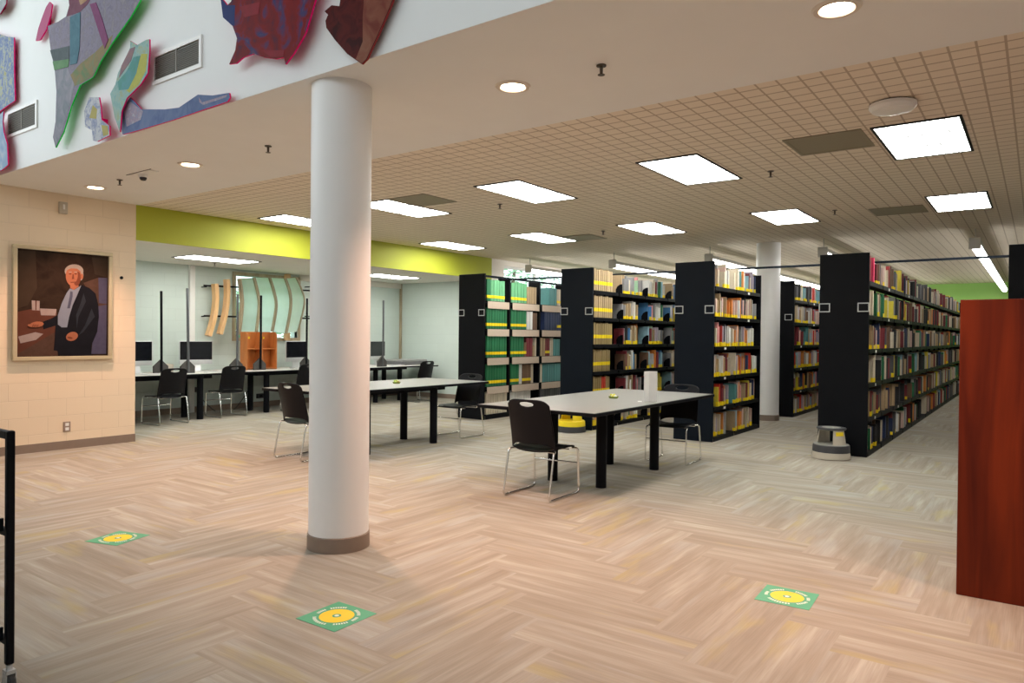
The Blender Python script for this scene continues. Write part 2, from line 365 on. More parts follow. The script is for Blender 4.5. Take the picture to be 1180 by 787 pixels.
struct(MB().box(TX, FX, RY, LY, CZ, CZ+.12).build('ceiling_tile', M['tile']), 'scored square tile ceiling')
struct(MB().box(WX, RX, LY+.04, AY, AZ, CZ+.12).build('ceiling_alcove', M['alc_ceil']), 'lower plain ceiling over the computer alcove')
struct(MB().box(BX-.003, BX+.12, RY, LY+.2, CZ+.0005, ZT).build('wall_bulkhead', M['bulk']), 'white upper wall carrying the painted panels')
struct(MB().box(-4, WX, LY, LY+.2, 0, CZ+.06).build('wall_left', M['cream']), 'cream painted block wall with the portrait')
struct(MB().box(WX-.2, WX, LY+.2, AY+.2, 0, CZ).build('wall_alcove_left', M['minty']))
struct(MB().box(-4, WX, LY-.012, LY, 0, .10).build('baseboard_left', M['base']))
struct(MB().box(WX, RX, LY, LY+.04, AZ, CZ).build('wall_soffit', M['lime']), 'lime green band above the computer alcove')
# alcove back wall round its window
wx0, wx1, wz0, wz1 = 7.86, 9.26, 1.33, 2.5
b = MB(); b.box(WX, wx0, AY, AY+.2, 0, CZ); b.box(wx1, RX+.2, AY, AY+.2, 0, CZ); b.box(wx0, wx1, AY, AY+.2, 0, wz0); b.box(wx0, wx1, AY, AY+.2, wz1, CZ)
struct(b.build('wall_back', M['mint']), 'pale mint block wall behind the computers')
struct(MB().box(RX, RX+.2, LY+.2, AY, 0, CZ).build('wall_alcove_right', M['minty']), 'pale mint block wall at the end of the alcove')
for nm, q in (('baseboard_back', (WX, RX, AY-.012, AY)), ('baseboard_alcove', (RX-.012, RX, LY+.2, AY))):
    struct(MB().box(q[0], q[1], q[2], q[3], 0, .1).build(nm, M['base']))
wf = MB()
for q in ((wx0-.06, wx0, wz0-.06, wz1+.06), (wx1, wx1+.06, wz0-.06, wz1+.06), (wx0, wx1, wz1, wz1+.06), (wx0, wx1, wz0-.06, wz0), (8.54, 8.58, wz0, wz1)):
    wf.box(q[0], q[1], AY-.03, AY+.08, q[2], q[3])
w1 = struct(wf.build('window_1', M['dull_wood']), 'wood framed window behind the hanging sculpture')
g = MB().box(wx0, wx1, AY+.03, AY+.036, wz0, wz1).build('pane', M['glass'], w1)
# window wall beyond the alcove
b = MB(); b.box(RX, 12.64, LY, LY+.2, 0, CZ); b.box(12.64, FX, LY, LY+.2, 0, .9); b.box(12.64, FX, LY, LY+.2, 2.95, CZ); b.box(20, FX, LY, LY+.2, .9, 2.95)
struct(b.build('wall_windows', M['white_block']), 'white block wall with the tall windows behind the bookcases')
wf = MB()
for x in [12.64, 13.9, 15.2, 16.5, 17.8, 19.1, 19.95]: wf.box(x, x+.05, LY+.05, LY+.12, .9, 2.95)
wf.box(12.64, 20, LY+.05, LY+.12, .9, .95); wf.box(12.64, 20, LY+.05, LY+.12, 2.9, 2.95)
w2 = struct(wf.build('window_2', M['white']), 'long window band above the far bookcases')
MB().box(12.64, 20, LY+.08, LY+.086, .9, 2.95).build('pane', M['glass'], w2)
struct(MB().box(FX, FX+.2, RY, LY+.2, 0, CZ).build('wall_far', M['green']), 'light green wall at the far end of the aisles')
struct(MB().box(-4, FX, RY-.2, RY, 0, ZT).build('wall_right', M['white']))
struct(MB().box(-4.2, -4, RY, LY+.2, 0, 4.6).build('wall_rear', M['white']))  # unseen wall, height set so daylight comes mostly from the left
struct(MB().box(-4.2, BX+.12, RY-.2, LY+.2, ZT, ZT+.1).build('ceiling_atrium', M['white']))  # unseen roof, kept closed so daylight enters from the side
# vertical pipe casing and corner trim in the alcove
struct(MB().cbox(6.93, 7.03, AY-.075, AY-.001, 0, AZ, .01).build('trim_1', M['white']), 'white vertical casing on the mint wall')
struct(MB().cbox(RX-.05, RX-.001, AY-.05, AY-.001, .1, AZ, .008).build('trim_2', M['dull_wood']))
struct(MB().box(9.3, RX-.05, AY-.06, AY-.001, AZ-.12, AZ-.001).build('trim_3', M['alc_ceil']))
# columns
def column(name, x, y, r, top, label):
    t = thing(name, label, 'column', (x, y, 0)); t['kind'] = 'structure'
    MB().lathe([(r, .10), (r, top)], n=64).build('shaft', M['column'], t)
    MB().lathe([(r+.008, 0.001), (r+.008, .095), (r+.002, .10)], n=64).build('base_band', M['base'], t)
column('column', 3.225, 3.775, .197, CZ-.001, 'thick white round column standing in the open carpet')
column('column', 12.74, 3.80, .20, CZ-.001, 'white round column standing between the tall bookcases')

# outdoors
struct(MB().box(-8, 40, LY+3.2, 45, -.25, -.2).build('ground_lawn', M['lawn']))
def tree(x, y, h, r, label, seed):
    rg = random.Random(seed); t = thing('tree', label, 'tree', (x, y, -.2), 0, 'trees outside the windows')
    MB().tube([(0, 0, 0), (.1, 0, h*.3), (0, .1, h*.6), (.15, 0, h*.85)], [.16, .13, .1, .05], 10).build('trunk', M['bark'], t)
    b = MB()
    for _ in range(1500):
        d = Vector((rg.gauss(0, 1), rg.gauss(0, 1), rg.gauss(0, .9))).normalized()*r*rg.random()**.4
        p = Vector((0, 0, h*.66))+d; s = rg.uniform(.07, .16)
        a = Vector((rg.gauss(0, 1), rg.gauss(0, 1), rg.gauss(0, 1))).normalized(); c = a.orthogonal().normalized()
        b.add([p-a*s, p+c*s*.45, p+a*s, p-c*s*.45], [(0, 1, 2, 3)])
    b.build('foliage', M['leaf'], t)
for i, (x, y, h, r, l) in enumerate(((10.2, 15.6, 2.4, 1.2, 'leafy tree outside the small alcove window'), (17, 15.5, 5, 2.4, 'leafy tree seen through the long window, left of its mullion'), (22, 16, 5.2, 2.5, 'leafy tree seen through the long window beside the hanging light'))):
    tree(x, y, h, r, l, i)

# ------------------------------------------------------------------ ceiling fittings
def ord_(n): return ['first', 'second', 'third', 'fourth', 'fifth', 'sixth', 'seventh', 'eighth', 'ninth', 'tenth', 'eleventh', 'twelfth', 'thirteenth', 'fourteenth', 'fifteenth', 'sixteenth', 'seventeenth', 'eighteenth', 'nineteenth', 'twentieth'][n-1] if n <= 20 else ['twenty', 'thirty', 'forty', 'fifty', 'sixty'][n//10-2]+('-'+ord_(n % 10) if n % 10 else 'th').replace('twentyth', 'twentieth')
def light_panel(x, y, z, label):
    t = thing('ceiling_light', label, 'ceiling light', (x, y, z), 0, 'recessed fluorescent ceiling panels')
    f = MB()
    for q in ((-.61, .61, -.305, -.287), (-.61, .61, .287, .305), (-.61, -.592, -.287, .287), (.592, .61, -.287, .287)): f.box(*q, -.010, -.001)
    f.build('frame', M['black'], t)
    MB().box(-.592, .592, -.287, .287, -.008, -.002).build('lens', M['fluo'], t)
rows = [(.775, 'over the right-hand aisle'), (2.785, 'in the second row from the right'), (4.75, 'in the third row from the right'), (6.72, 'in the fourth row from the right'), (8.72, 'in the row beside the lime green band')]
for y, w in rows:
    for x, d in ((6.79, 'nearer'), (10.1, 'farther')):
        light_panel(x, y, CZ, f'{d} bright recessed fluorescent panel {w}')
light_panel(6.65, 10.77, AZ, 'bright recessed fluorescent panel in the alcove, above the first two computers')
light_panel(10.5, 10.77, AZ, 'bright recessed fluorescent panel in the alcove, near the end wall')
def can(x, y, label, vis=True):
    t = thing('downlight', label, 'downlight', (x, y, CZ), 0, 'recessed warm downlights')
    MB().lathe([(.078, -.002), (.086, -.012), (.108, -.012), (.118, -.001)], n=32).build('trim_ring', M['cantrim'], t)
    MB().lathe([(.0, -.004), (.076, -.004)], n=24).build('lamp', M['canlamp'], t)
    l = bpy.data.lights.new('downlight_beam', 'SPOT'); l.energy = 235; l.color = (1, .58, .41); l.spot_size = math.radians(100); l.spot_blend = .7; l.shadow_soft_size = .05
    o = bpy.data.objects.new('downlight_beam', l); C.objects.link(o); o.location = (0, 0, -.03); o.parent = t
for y, l in ((8.70, 'warm round downlight nearest the cream wall'), (6.72, 'warm round downlight left of the white column, beside the security camera'), (4.62, 'warm round downlight hidden just behind the column head'), (2.82, 'warm round downlight right of the white column'), (.83, 'large looking warm round downlight at the top right')):
    can(3.85, y, l)
can(3.85, -1.15, 'warm round downlight beyond the wood panelled bookcase')
def pendant(y, label):
    t = thing('hanging_light', label, 'strip light', (12.55, y, 2.76), 0, 'long strip lights above the book aisles')
    L = 11.6
    b = MB(); b.cbox(0, L, -.07, .07, .07, .13, .008); b.build('housing', M['fixture'], t)
    b = MB(); b.prism([(-.065, .07), (-.05, .02), (-.02, .0), (.02, .0), (.05, .02), (.065, .07)], lambda p, k: (.03+k*(L-.06), p[0], p[1])); b.build('diffuser', M['tube'], t)
    MB().cbox(-.02, .03, -.075, .075, -.005, .16, .006).build('end_cap', M['fixture'], t)
    for x in (.06, 3.9, 7.7, L-.1): MB().tube([(x, 0, .13), (x, 0, CZ-2.76-.002)], .008, 8).build('hanger', M['fixture'], t)
for y, l in ((.77, 'long strip light above the aisle right of the longest bookcase'), (2.87, 'long strip light hanging between the two rightmost tall bookcases'), (4.8, 'long strip light hanging left of the middle bookcase top'), (6.74, 'long strip light hanging above the tan bound volumes aisle'), (8.74, 'long strip light hanging in front of the long window')):
    pendant(y, l)
def sprinkler(x, y, z, label):
    t = thing('ceiling_sprinkler', label, 'sprinkler', (x, y, z), 0, 'ceiling sprinkler heads')
    MB().lathe([(.03, -.001), (.03, -.008), (.012, -.010)], n=16).build('escutcheon', M['bronze'], t)
    MB().lathe([(.011, -.006), (.009, -.05), (.004, -.055), (.022, -.058), (.022, -.061), (0, -.062)], n=12).build('deflector', M['bronze'], t)
for u, v, l in ((693, 75, 'small dark sprinkler head right of the downlight near the column'), (309, 168, 'small dark sprinkler head left of the white column'), (138, 207, 'small dark sprinkler head between the cream wall downlight and the security camera'),
                (888, 197, 'small dark sprinkler head on tiles between two rows of light panels'), (962, 242, 'small dark sprinkler head right of the far panel above the middle bookcase'), (576, 235, 'small dark sprinkler head below the panel right of the column'), (695, 266, 'small dark sprinkler head left of the far panel above the tan volumes')):
    p = on_z(u, v, CZ); sprinkler(p.x, p.y, CZ, l)
sprinkler(6.95, 11.35, AZ, 'small sprinkler head under the alcove ceiling beside the white casing')
p = on_z(165, 199, CZ)
t = thing('security_camera', 'small white plate security camera with black lens under the plain ceiling', 'camera', (p.x, p.y, CZ))
MB().cbox(-.05, .05, -.22, .22, -.014, -.001, .004).build('mounting_plate', M['white'], t)
MB().lathe([(.045, -.014), (.045, -.035), (.04, -.05)], n=24).build('housing', M['white'], t)
MB().lathe([(.036, -.045), (.034, -.065), (.022, -.08), (0, -.085)], n=24).build('lens', M['screen'], t)
MB().box(-.052, -.047, -.25, .25, -.006, -.001).build('cable_cover', M['bronze'], t)
t = thing('ceiling_speaker', 'round white disc with rounded rim mounted under the tile ceiling', 'ceiling disc', (5.62, .84, CZ))
MB().lathe([(.135, -.001), (.135, -.012)], n=40).build('base_plate', M['black'], t)
MB().lathe([(.15, -.010), (.15, -.03), (.13, -.055), (.06, -.066), (0, -.068)], n=40).build('cover', M['white'], t)
def grille(x, y, label):
    t = thing('ceiling_vent', label, 'vent', (x, y, CZ), 0, 'square perforated ceiling vents')
    f = MB()
    for q in ((-.3, .3, -.3, -.275), (-.3, .3, .275, .3), (-.3, -.275, -.275, .275), (.275, .3, -.275, .275)): f.box(*q, -.008, -.001)
    f.build('frame', M['perf'], t)
    MB().box(-.275, .275, -.275, .275, -.006, -.002).build('grille', M['perf'], t)
grille(6.46, 1.44, 'grey-brown square vent left of the largest ceiling light panel'); grille(10.33, 1.46, 'grey-brown square vent left of the far panel over the right-hand aisle')
grille(6.48, 6.1, 'grey-brown square vent right of the panel beside the column'); grille(10.4, 6.15, 'grey-brown square vent above the tan bound volumes')

# ------------------------------------------------------------------ bulkhead wall: vents and painted panels
def wall_vent(pts, label):
    P = [on_x(u, v, BX) for u, v in pts]; y1 = max(p.y for p in P); y0 = min(p.y for p in P); z0 = min(p.z for p in P); z1 = max(p.z for p in P)
    t = thing('wall_vent', label, 'vent', (BX, (y0+y1)/2, z0), 0, 'vents on the white upper wall'); w = (y1-y0)/2; h = z1-z0
    f = MB()
    for q in ((-w, w, 0, .03), (-w, w, h-.03, h), (-w, -w+.03, .03, h-.03), (w-.03, w, .03, h-.03)): f.box(-.018, -.001, *q)
    f.build('frame', M['white'], t)
    MB().box(-.004, -.001, -w+.03, w-.03, .03, h-.03).build('backing', M['vent_dark'], t)
    b = MB(); n = 12
    for i in range(n):
        z = .035+(h-.07)*i/n; b.box(-.013, -.006, -w+.03, w-.03, z, z+.006)
    b.box(-.016, -.005, -.008, .008, .03, h-.03); b.build('louvre', M['louvre'], t)
wall_vent([(10, 130), (44, 118), (44, 146), (10, 160)], 'small louvred wall vent at the left, beside the blue painted panel')
wall_vent([(178, 64), (234, 40), (234, 77), (178, 99)], 'larger louvred wall vent in the middle of the white upper wall')
def art(name, label, outline, mats, patches=(), back=(.85, .02, .20), off=.085, hold=None):
    """outline and patches in photograph pixels, thrown on a plane standing OFF in front of the wall"""
    xf = BX-off
    P = [on_x(u, v, xf) for u, v in outline]; c = sum(P, Vector())/len(P)
    bm = mat(name+'_back', back, .5, noise=.05)
    t = tag(bpy.data.objects.new(name, None), label, 'painted panel', 'painted panels on the white upper wall'); C.objects.link(t); t.location = (BX, c.y, c.z)
    b = MB(); ctr = Vector((BX, c.y, c.z))
    b.prism(outline, lambda p, k: on_x(p[0], p[1], xf)-ctr+Vector((.012*k, 0, 0)), 0, 1, 1)
    o = fix_normals(b.build('panel', [mats[0], bm], t))
    for i, (mi, pl) in enumerate(patches):
        b2 = MB(); d = .0005*(i+1)
        b2.prism(pl, lambda p, k: on_x(p[0], p[1], xf)-ctr+Vector((-d*(1-k)-.0001, 0, 0)), 0)
        fix_normals(b2.build('painted_shape', mats[mi], o))
    hc = (on_x(*hold, xf) if hold else c)-ctr
    MB().box(-off+.0121, -.001, hc.y-.03, hc.y+.03, hc.z-.03, hc.z+.03).build('standoff', bm, t)
lil = paint_mat('art_lilac', [(0.146, 0.129, 0.191), (0.203, 0.179, 0.239), (0.168, 0.146, 0.191), (0.227, 0.203, 0.227)], 12)
teal = paint_mat('art_teal', [(0.026, 0.104, 0.146), (0.049, 0.146, 0.191)], 10); mag = paint_mat('art_magenta', [(0.135, 0.013, 0.084), (0.179, 0.026, 0.114)], 9)
olive = paint_mat('art_olive', [(0.084, 0.157, 0.057), (0.203, 0.146, 0.053), (0.114, 0.179, 0.084)], 5, seed=3); dkg = paint_mat('art_slate', [(0.037, 0.057, 0.061), (0.066, 0.089, 0.094)], 10); lgr = paint_mat('art_green', [(0.066, 0.179, 0.066), (0.104, 0.227, 0.094)], 9)
greyl = paint_mat('art_greyblue', [(0.135, 0.168, 0.191), (0.203, 0.203, 0.239), (0.264, 0.252, 0.290)], 7); crim = paint_mat('art_crimson', [(0.104, 0.010, 0.033), (0.146, 0.033, 0.066)], 8); peach = paint_mat('art_peach', [(0.290, 0.146, 0.066), (0.357, 0.203, 0.104)], 8)
art('art_panel', 'largest lilac and olive painted panel with a green glow along its edge', [(79, -2), (80, 6), (76, 19), (67, 25), (55, 30), (58, 55), (63, 80), (65, 105), (64, 140), (61, 158), (64, 170), (73, 152), (82, 122), (92, 98), (107, 89), (116, 70), (130, 48), (150, 20), (165, -6), (120, -20)],
    [lil, teal, mag, olive, dkg, lgr, greyl, crim, peach],
    [(3, [(92, 74), (110, 60), (130, 40), (127, 52), (116, 69), (107, 88), (92, 97), (84, 100), (80, 88)]), (6, [(64, 82), (78, 78), (86, 98), (80, 122), (72, 150), (64, 169), (62, 158), (65, 140), (66, 105)]),
     (7, [(79, -2), (80, 6), (77, 19), (92, 14), (101, 5), (106, -4)]), (8, [(90, -3), (93, 6), (100, 1), (103, -5)]), (4, [(58, 58), (80, 53), (80, 70), (62, 72)]), (5, [(61, 71), (80, 68), (79, 77), (63, 81)]), (1, [(81, 20), (93, 14), (92, 55), (89, 73), (81, 75)]),
     (2, [(104, 5), (111, 3), (118, 22), (125, 46), (121, 56), (117, 45)])], (.02, .70, .08))
art('art_panel', 'small narrow pink painted panel at the top left', [(57, 2), (60, 5), (58, 18), (53, 34), (46, 46), (41, 47), (44, 33), (48, 21), (53, 8)], [mat('art_pink', (0.371, 0.049, 0.146), .45, noise=.1)], (), (.85, .01, .18), .05)
art('art_panel', 'pale yellow and aqua painted panel left of the larger vent', [(150, 47), (158, 52), (168, 46), (172, 45), (172, 58), (170, 84), (162, 97), (155, 104), (146, 113), (140, 128), (138, 152), (132, 135), (127, 108), (133, 97), (136, 84), (143, 70), (150, 55)],
    [paint_mat('art_aqua', [(0.140, 0.303, 0.303), (0.258, 0.392, 0.371), (0.303, 0.330, 0.179)], 10, seed=5), mat('art_lemon', (0.371, 0.357, 0.049), .45, noise=.15), paint_mat('art_jade', [(0.057, 0.227, 0.179), (0.089, 0.258, 0.290)], 9), paint_mat('art_rose', [(0.258, 0.146, 0.135), (0.179, 0.114, 0.146)], 14)],
    [(1, [(163, 62), (170, 62), (168, 82), (160, 97), (149, 107), (146, 104), (154, 90)]), (2, [(154, 66), (162, 64), (157, 85), (148, 103), (137, 104), (136, 94), (146, 82)]), (3, [(150, 56), (156, 54), (151, 70), (137, 90), (140, 76)])], (.85, .01, .18))
art('art_panel', 'small white and yellow painted panel above the ceiling edge', [(103, 112), (114, 112), (116, 124), (117, 138), (126, 145), (126, 156), (112, 163), (107, 162), (106, 150), (98, 146), (97, 128)],
    [paint_mat('art_white', [(0.428, 0.442, 0.472), (0.472, 0.472, 0.501), (0.197, 0.227, 0.357), (0.464, 0.472, 0.501)], 14), mat('art_straw', (0.357, 0.303, 0.084), .5, noise=.1)], [(1, [(107, 121), (112, 126), (111, 137), (103, 136)]), (1, [(117, 144), (124, 145), (125, 155), (119, 157)])], (.85, .01, .18))
art('art_panel', 'long blue wave shaped painted panel lying along the ceiling edge', [(141, 125), (150, 112), (156, 118), (163, 126), (190, 126), (206, 124), (228, 109), (245, 110), (264, 107), (265, 112), (262, 117), (238, 125), (200, 138), (160, 150), (141, 155), (139, 142)],
    [paint_mat('art_blue', [(0.066, 0.099, 0.227), (0.104, 0.146, 0.277), (0.135, 0.168, 0.290)], 6), paint_mat('art_foam', [(0.227, 0.258, 0.371), (0.303, 0.227, 0.290), (0.357, 0.371, 0.428)], 30)], [(1, [(142, 124), (150, 117), (165, 128), (162, 138), (146, 146)]), (1, [(229, 112), (233, 118), (262, 109), (261, 112), (234, 121), (230, 118)])], (.85, .02, .16), .05, (180, 136))
art('art_panel', 'red and blue mottled painted panel at the top, left of the column', [(254, -4), (262, 6), (266, 2), (270, -6), (372, -30), (352, 38), (338, 62), (329, 74), (327, 66), (318, 68), (304, 66), (292, 62), (280, 66), (272, 73), (264, 74), (271, 58), (273, 44), (268, 30), (257, 20)],
    [paint_mat('art_redblue', [(0.013, 0.013, 0.057), (0.114, 0.005, 0.010), (0.179, 0.005, 0.005), (0.033, 0.033, 0.114), (0.215, 0.075, 0.084)], 4, 1.0, 2), mat('art_ultramarine', (0.003, 0.016, 0.114), .4, noise=.2), mat('art_red', (0.197, 0.005, 0.013), .4, noise=.2)],
    [(1, [(254, -4), (261, 6), (271, 6), (270, 30), (267, 29), (257, 20)]), (2, [(276, 8), (300, 2), (298, 16), (282, 20)]), (2, [(302, 58), (328, 58), (327, 65), (312, 66)])], (.85, .01, .18))
art('art_panel', 'dark red and copper painted panel just above the column head', [(393, -6), (466, -34), (450, 8), (436, 40), (423, 68), (417, 74), (400, 62), (386, 46), (376, 32), (375, 24), (378, 17), (374, 13), (382, 6), (391, 7)],
    [paint_mat('art_maroon', [(0.049, 0.003, 0.003), (0.084, 0.007, 0.005), (0.033, 0.003, 0.003)], 9, seed=4), paint_mat('art_copper', [(0.146, 0.033, 0.022), (0.197, 0.066, 0.041), (0.227, 0.104, 0.066)], 7, seed=6)],
    [(1, [(420, -10), (464, -33), (449, 8), (435, 40), (422, 68), (417, 73), (410, 68), (418, 48), (418, 20)])], (.3, .04, .04), .05)
art('art_panel', 'pale blue patterned painted panel cut off by the left edge, upper', [(-30, 30), (8, 42), (16, 43), (16, 80), (17, 116), (8, 122), (-30, 150)], [paint_mat('art_willow', [(0.258, 0.303, 0.343), (0.089, 0.135, 0.303), (0.303, 0.330, 0.303), (0.290, 0.290, 0.114)], 14, seed=7)], (), (.85, .01, .18), .05)
art('art_panel', 'pale blue painted panel cut off by the left edge, lower', [(-30, 160), (4, 128), (3, 140), (4, 152), (8, 166), (9, 190), (2, 196), (-30, 206)], [paint_mat('art_sky', [(0.168, 0.252, 0.385), (0.239, 0.316, 0.428), (0.357, 0.399, 0.457)], 6, seed=8)], (), (.85, .01, .18))
art('art_panel', 'grey-white painted panel at the very top left corner', [(-20, -10), (8, -8), (7, 4), (0, 16), (-20, 20)], [paint_mat('art_pearl', [(0.227, 0.252, 0.264), (0.303, 0.316, 0.330)], 8)], (), (.3, .0, .05))

# ------------------------------------------------------------------ left wall: portrait, outlet, box
def painting():
    y = LY; x0, x1, z0, z1 = 3.28, 4.37, 1.075, 2.405
    t = thing('portrait_painting', 'framed portrait of a white-haired person in a dark suit beside a desk', 'painting', ((x0+x1)/2, y, z0))
    w, h = (x1-x0)/2, z1-z0; fw = .045
    f = MB()
    for q in ((-w, w, 0, fw), (-w, w, h-fw, h), (-w, -w+fw, fw, h-fw), (w-fw, w, fw, h-fw)): f.cbox(q[0], q[1], -.055, -.001, q[2], q[3], .006)
    f.build('frame', M['gold'], t)
    cv = MB(); iw, ih = w-fw, h-2*fw
    def P(px, py):                                  # detail crop -> canvas
        a = (px-90)/535; top = 65+50*a; bot = 705-5*a
        return (-iw+2*iw*a, fw+ih*(1-(py-top)/(bot-top)))
    pal = [paint_mat('portrait_dark', [(.012, .007, .005), (.03, .018, .012), (.018, .01, .007)], 3), mat('portrait_umber', (0.0406, 0.0261, 0.0174), .5, noise=.3, nscale=8), mat('portrait_desk', (0.0928, 0.0348, 0.0232), .5, noise=.25, nscale=8), mat('portrait_paper', (0.2900, 0.2320, 0.2204), .5, noise=.15),
           mat('portrait_suit', (0.0093, 0.0093, 0.0128), .5, noise=.3, nscale=9), mat('portrait_shirt', (0.1856, 0.2088, 0.2668), .5, noise=.12, nscale=9), mat('portrait_tie', (0.0696, 0.0754, 0.1160), .5, noise=.2), mat('portrait_face', (0.3190, 0.1160, 0.0638), .5, noise=.2, nscale=14),
           mat('portrait_hair', (0.2900, 0.2436, 0.2146), .5, noise=.2, nscale=20), mat('portrait_blue', (0.0696, 0.0638, 0.1102), .5, noise=.2), mat('portrait_brown', (0.0754, 0.0406, 0.0290), .5, noise=.25), mat('portrait_shade', (0.1508, 0.0464, 0.0261), .5, noise=.2), mat('portrait_fold', (0.0232, 0.0261, 0.0348), .5, noise=.2)]
    cv.add([(-iw, -.030, fw), (iw, -.030, fw), (iw, -.030, h-fw), (-iw, -.030, h-fw)], [(0, 1, 2, 3)], 0)
    lay = [0]
    def poly(mi, pts):
        lay[0] += 1; d = -.030-.0003*lay[0]
        cv.add([(P(*p)[0], d, P(*p)[1]) for p in pts], [tuple(range(len(pts)))], mi)
    def ell(mi, cx, cy, rx, ry, rot=0, n=28):
        poly(mi, [(cx+rx*math.cos(a)*math.cos(rot)-ry*math.sin(a)*math.sin(rot), cy+rx*math.cos(a)*math.sin(rot)+ry*math.sin(a)*math.cos(rot)) for a in [2*PI*i/n for i in range(n)]])
    poly(1, [(95, 80), (190, 80), (200, 300), (150, 400), (95, 420)]); poly(1, [(520, 120), (620, 130), (620, 240), (540, 220)])
    poly(10, [(470, 270), (560, 240), (615, 250), (615, 400), (560, 430)]); poly(9, [(562, 240), (618, 242), (616, 395), (566, 390)]); poly(9, [(550, 410), (616, 400), (614, 690), (520, 690)])
    poly(2, [(92, 440), (180, 420), (310, 430), (320, 530), (300, 600), (92, 690)]); poly(10, [(92, 690), (300, 560), (320, 700), (92, 702)])
    poly(3, [(98, 585), (190, 560), (235, 570), (195, 605), (110, 625)]); poly(3, [(170, 372), (214, 376), (214, 432), (172, 430)]); poly(3, [(216, 420), (310, 424), (305, 462), (222, 460)]); poly(2, [(190, 374), (197, 374), (196, 430), (190, 430)])
    poly(4, [(372, 318), (400, 300), (462, 283), (505, 300), (545, 335), (562, 400), (566, 470), (556, 560), (520, 640), (520, 700), (322, 700), (318, 672), (294, 668), (300, 600), (304, 522), (236, 543), (228, 500), (280, 480), (322, 455), (345, 380)])
    poly(5, [(388, 302), (412, 312), (456, 284), (432, 340), (405, 400), (384, 470), (372, 532), (340, 532), (318, 515), (318, 460), (340, 390), (368, 330)])
    poly(6, [(390, 318), (404, 322), (404, 350), (388, 420), (372, 420), (386, 350)])
    poly(12, [(470, 330), (485, 380), (440, 470), (430, 540), (425, 460), (452, 390)]); poly(12, [(520, 420), (540, 470), (470, 560), (440, 580), (480, 520)])
    poly(7, [(385, 262), (432, 262), (440, 292), (410, 312), (390, 300)])
    ell(8, 412, 200, 56, 40); ell(8, 452, 222, 16, 34); ell(7, 408, 228, 46, 62); ell(11, 430, 245, 22, 42, .1); ell(7, 400, 225, 34, 50); poly(8, [(362, 196), (372, 172), (410, 160), (450, 172), (462, 205), (446, 198), (430, 186), (395, 184), (372, 192)])
    for ex in (388, 421): ell(11, ex, 217, 8, 4)
    for ex in (388, 421): ell(8, ex, 206, 10, 2.5)
    poly(11, [(402, 218), (408, 218), (412, 246), (398, 248)]); poly(11, [(388, 264), (422, 262), (420, 268), (392, 270)]); ell(7, 458, 232, 8, 16)
    ell(7, 198, 514, 38, 17, -.1); ell(7, 165, 522, 18, 8, .3); ell(7, 400, 586, 36, 26, -.3); ell(11, 388, 594, 16, 6, .2)
    for k in range(4): ell(11, 176+9*k, 521, 2.2, 9, .4)
    o = cv.build('canvas', pal, t); 
painting()
t = thing('wall_outlet', 'small double power outlet low on the cream wall', 'outlet', (3.866, LY, .27)); MB().cbox(-.04, .04, -.012, -.001, -.06, .06, .003).build('cover_plate', mat('outlet_plate', (.30, .22, .17), .5, noise=.05), t)
for dz in (-.027, .027): MB().cbox(-.02, .02, -.016, -.0121, dz-.018, dz+.018, .0015).build('socket', M['white'], t)
t = thing('wall_alarm', 'cream wall-mounted alarm box high on the cream wall', 'alarm box', (3.806, LY, 2.84)); MB().cbox(-.045, .045, -.045, -.001, -.02, .12, .006).build('housing', M['beige'], t); MB().cbox(-.012, .012, -.055, -.0451, .03, .09, .003).build('light', M['white'], t)
t = tag(MB().lathe([(.0, .0), (.02, .0), (.02, .012), (0, .014)], n=16).build('wall_button', M['black'], None, (4.497, LY-.002, 2.106)), 'tiny dark round button on the cream wall right of the portrait', 'button'); t.rotation_euler.x = PI/2

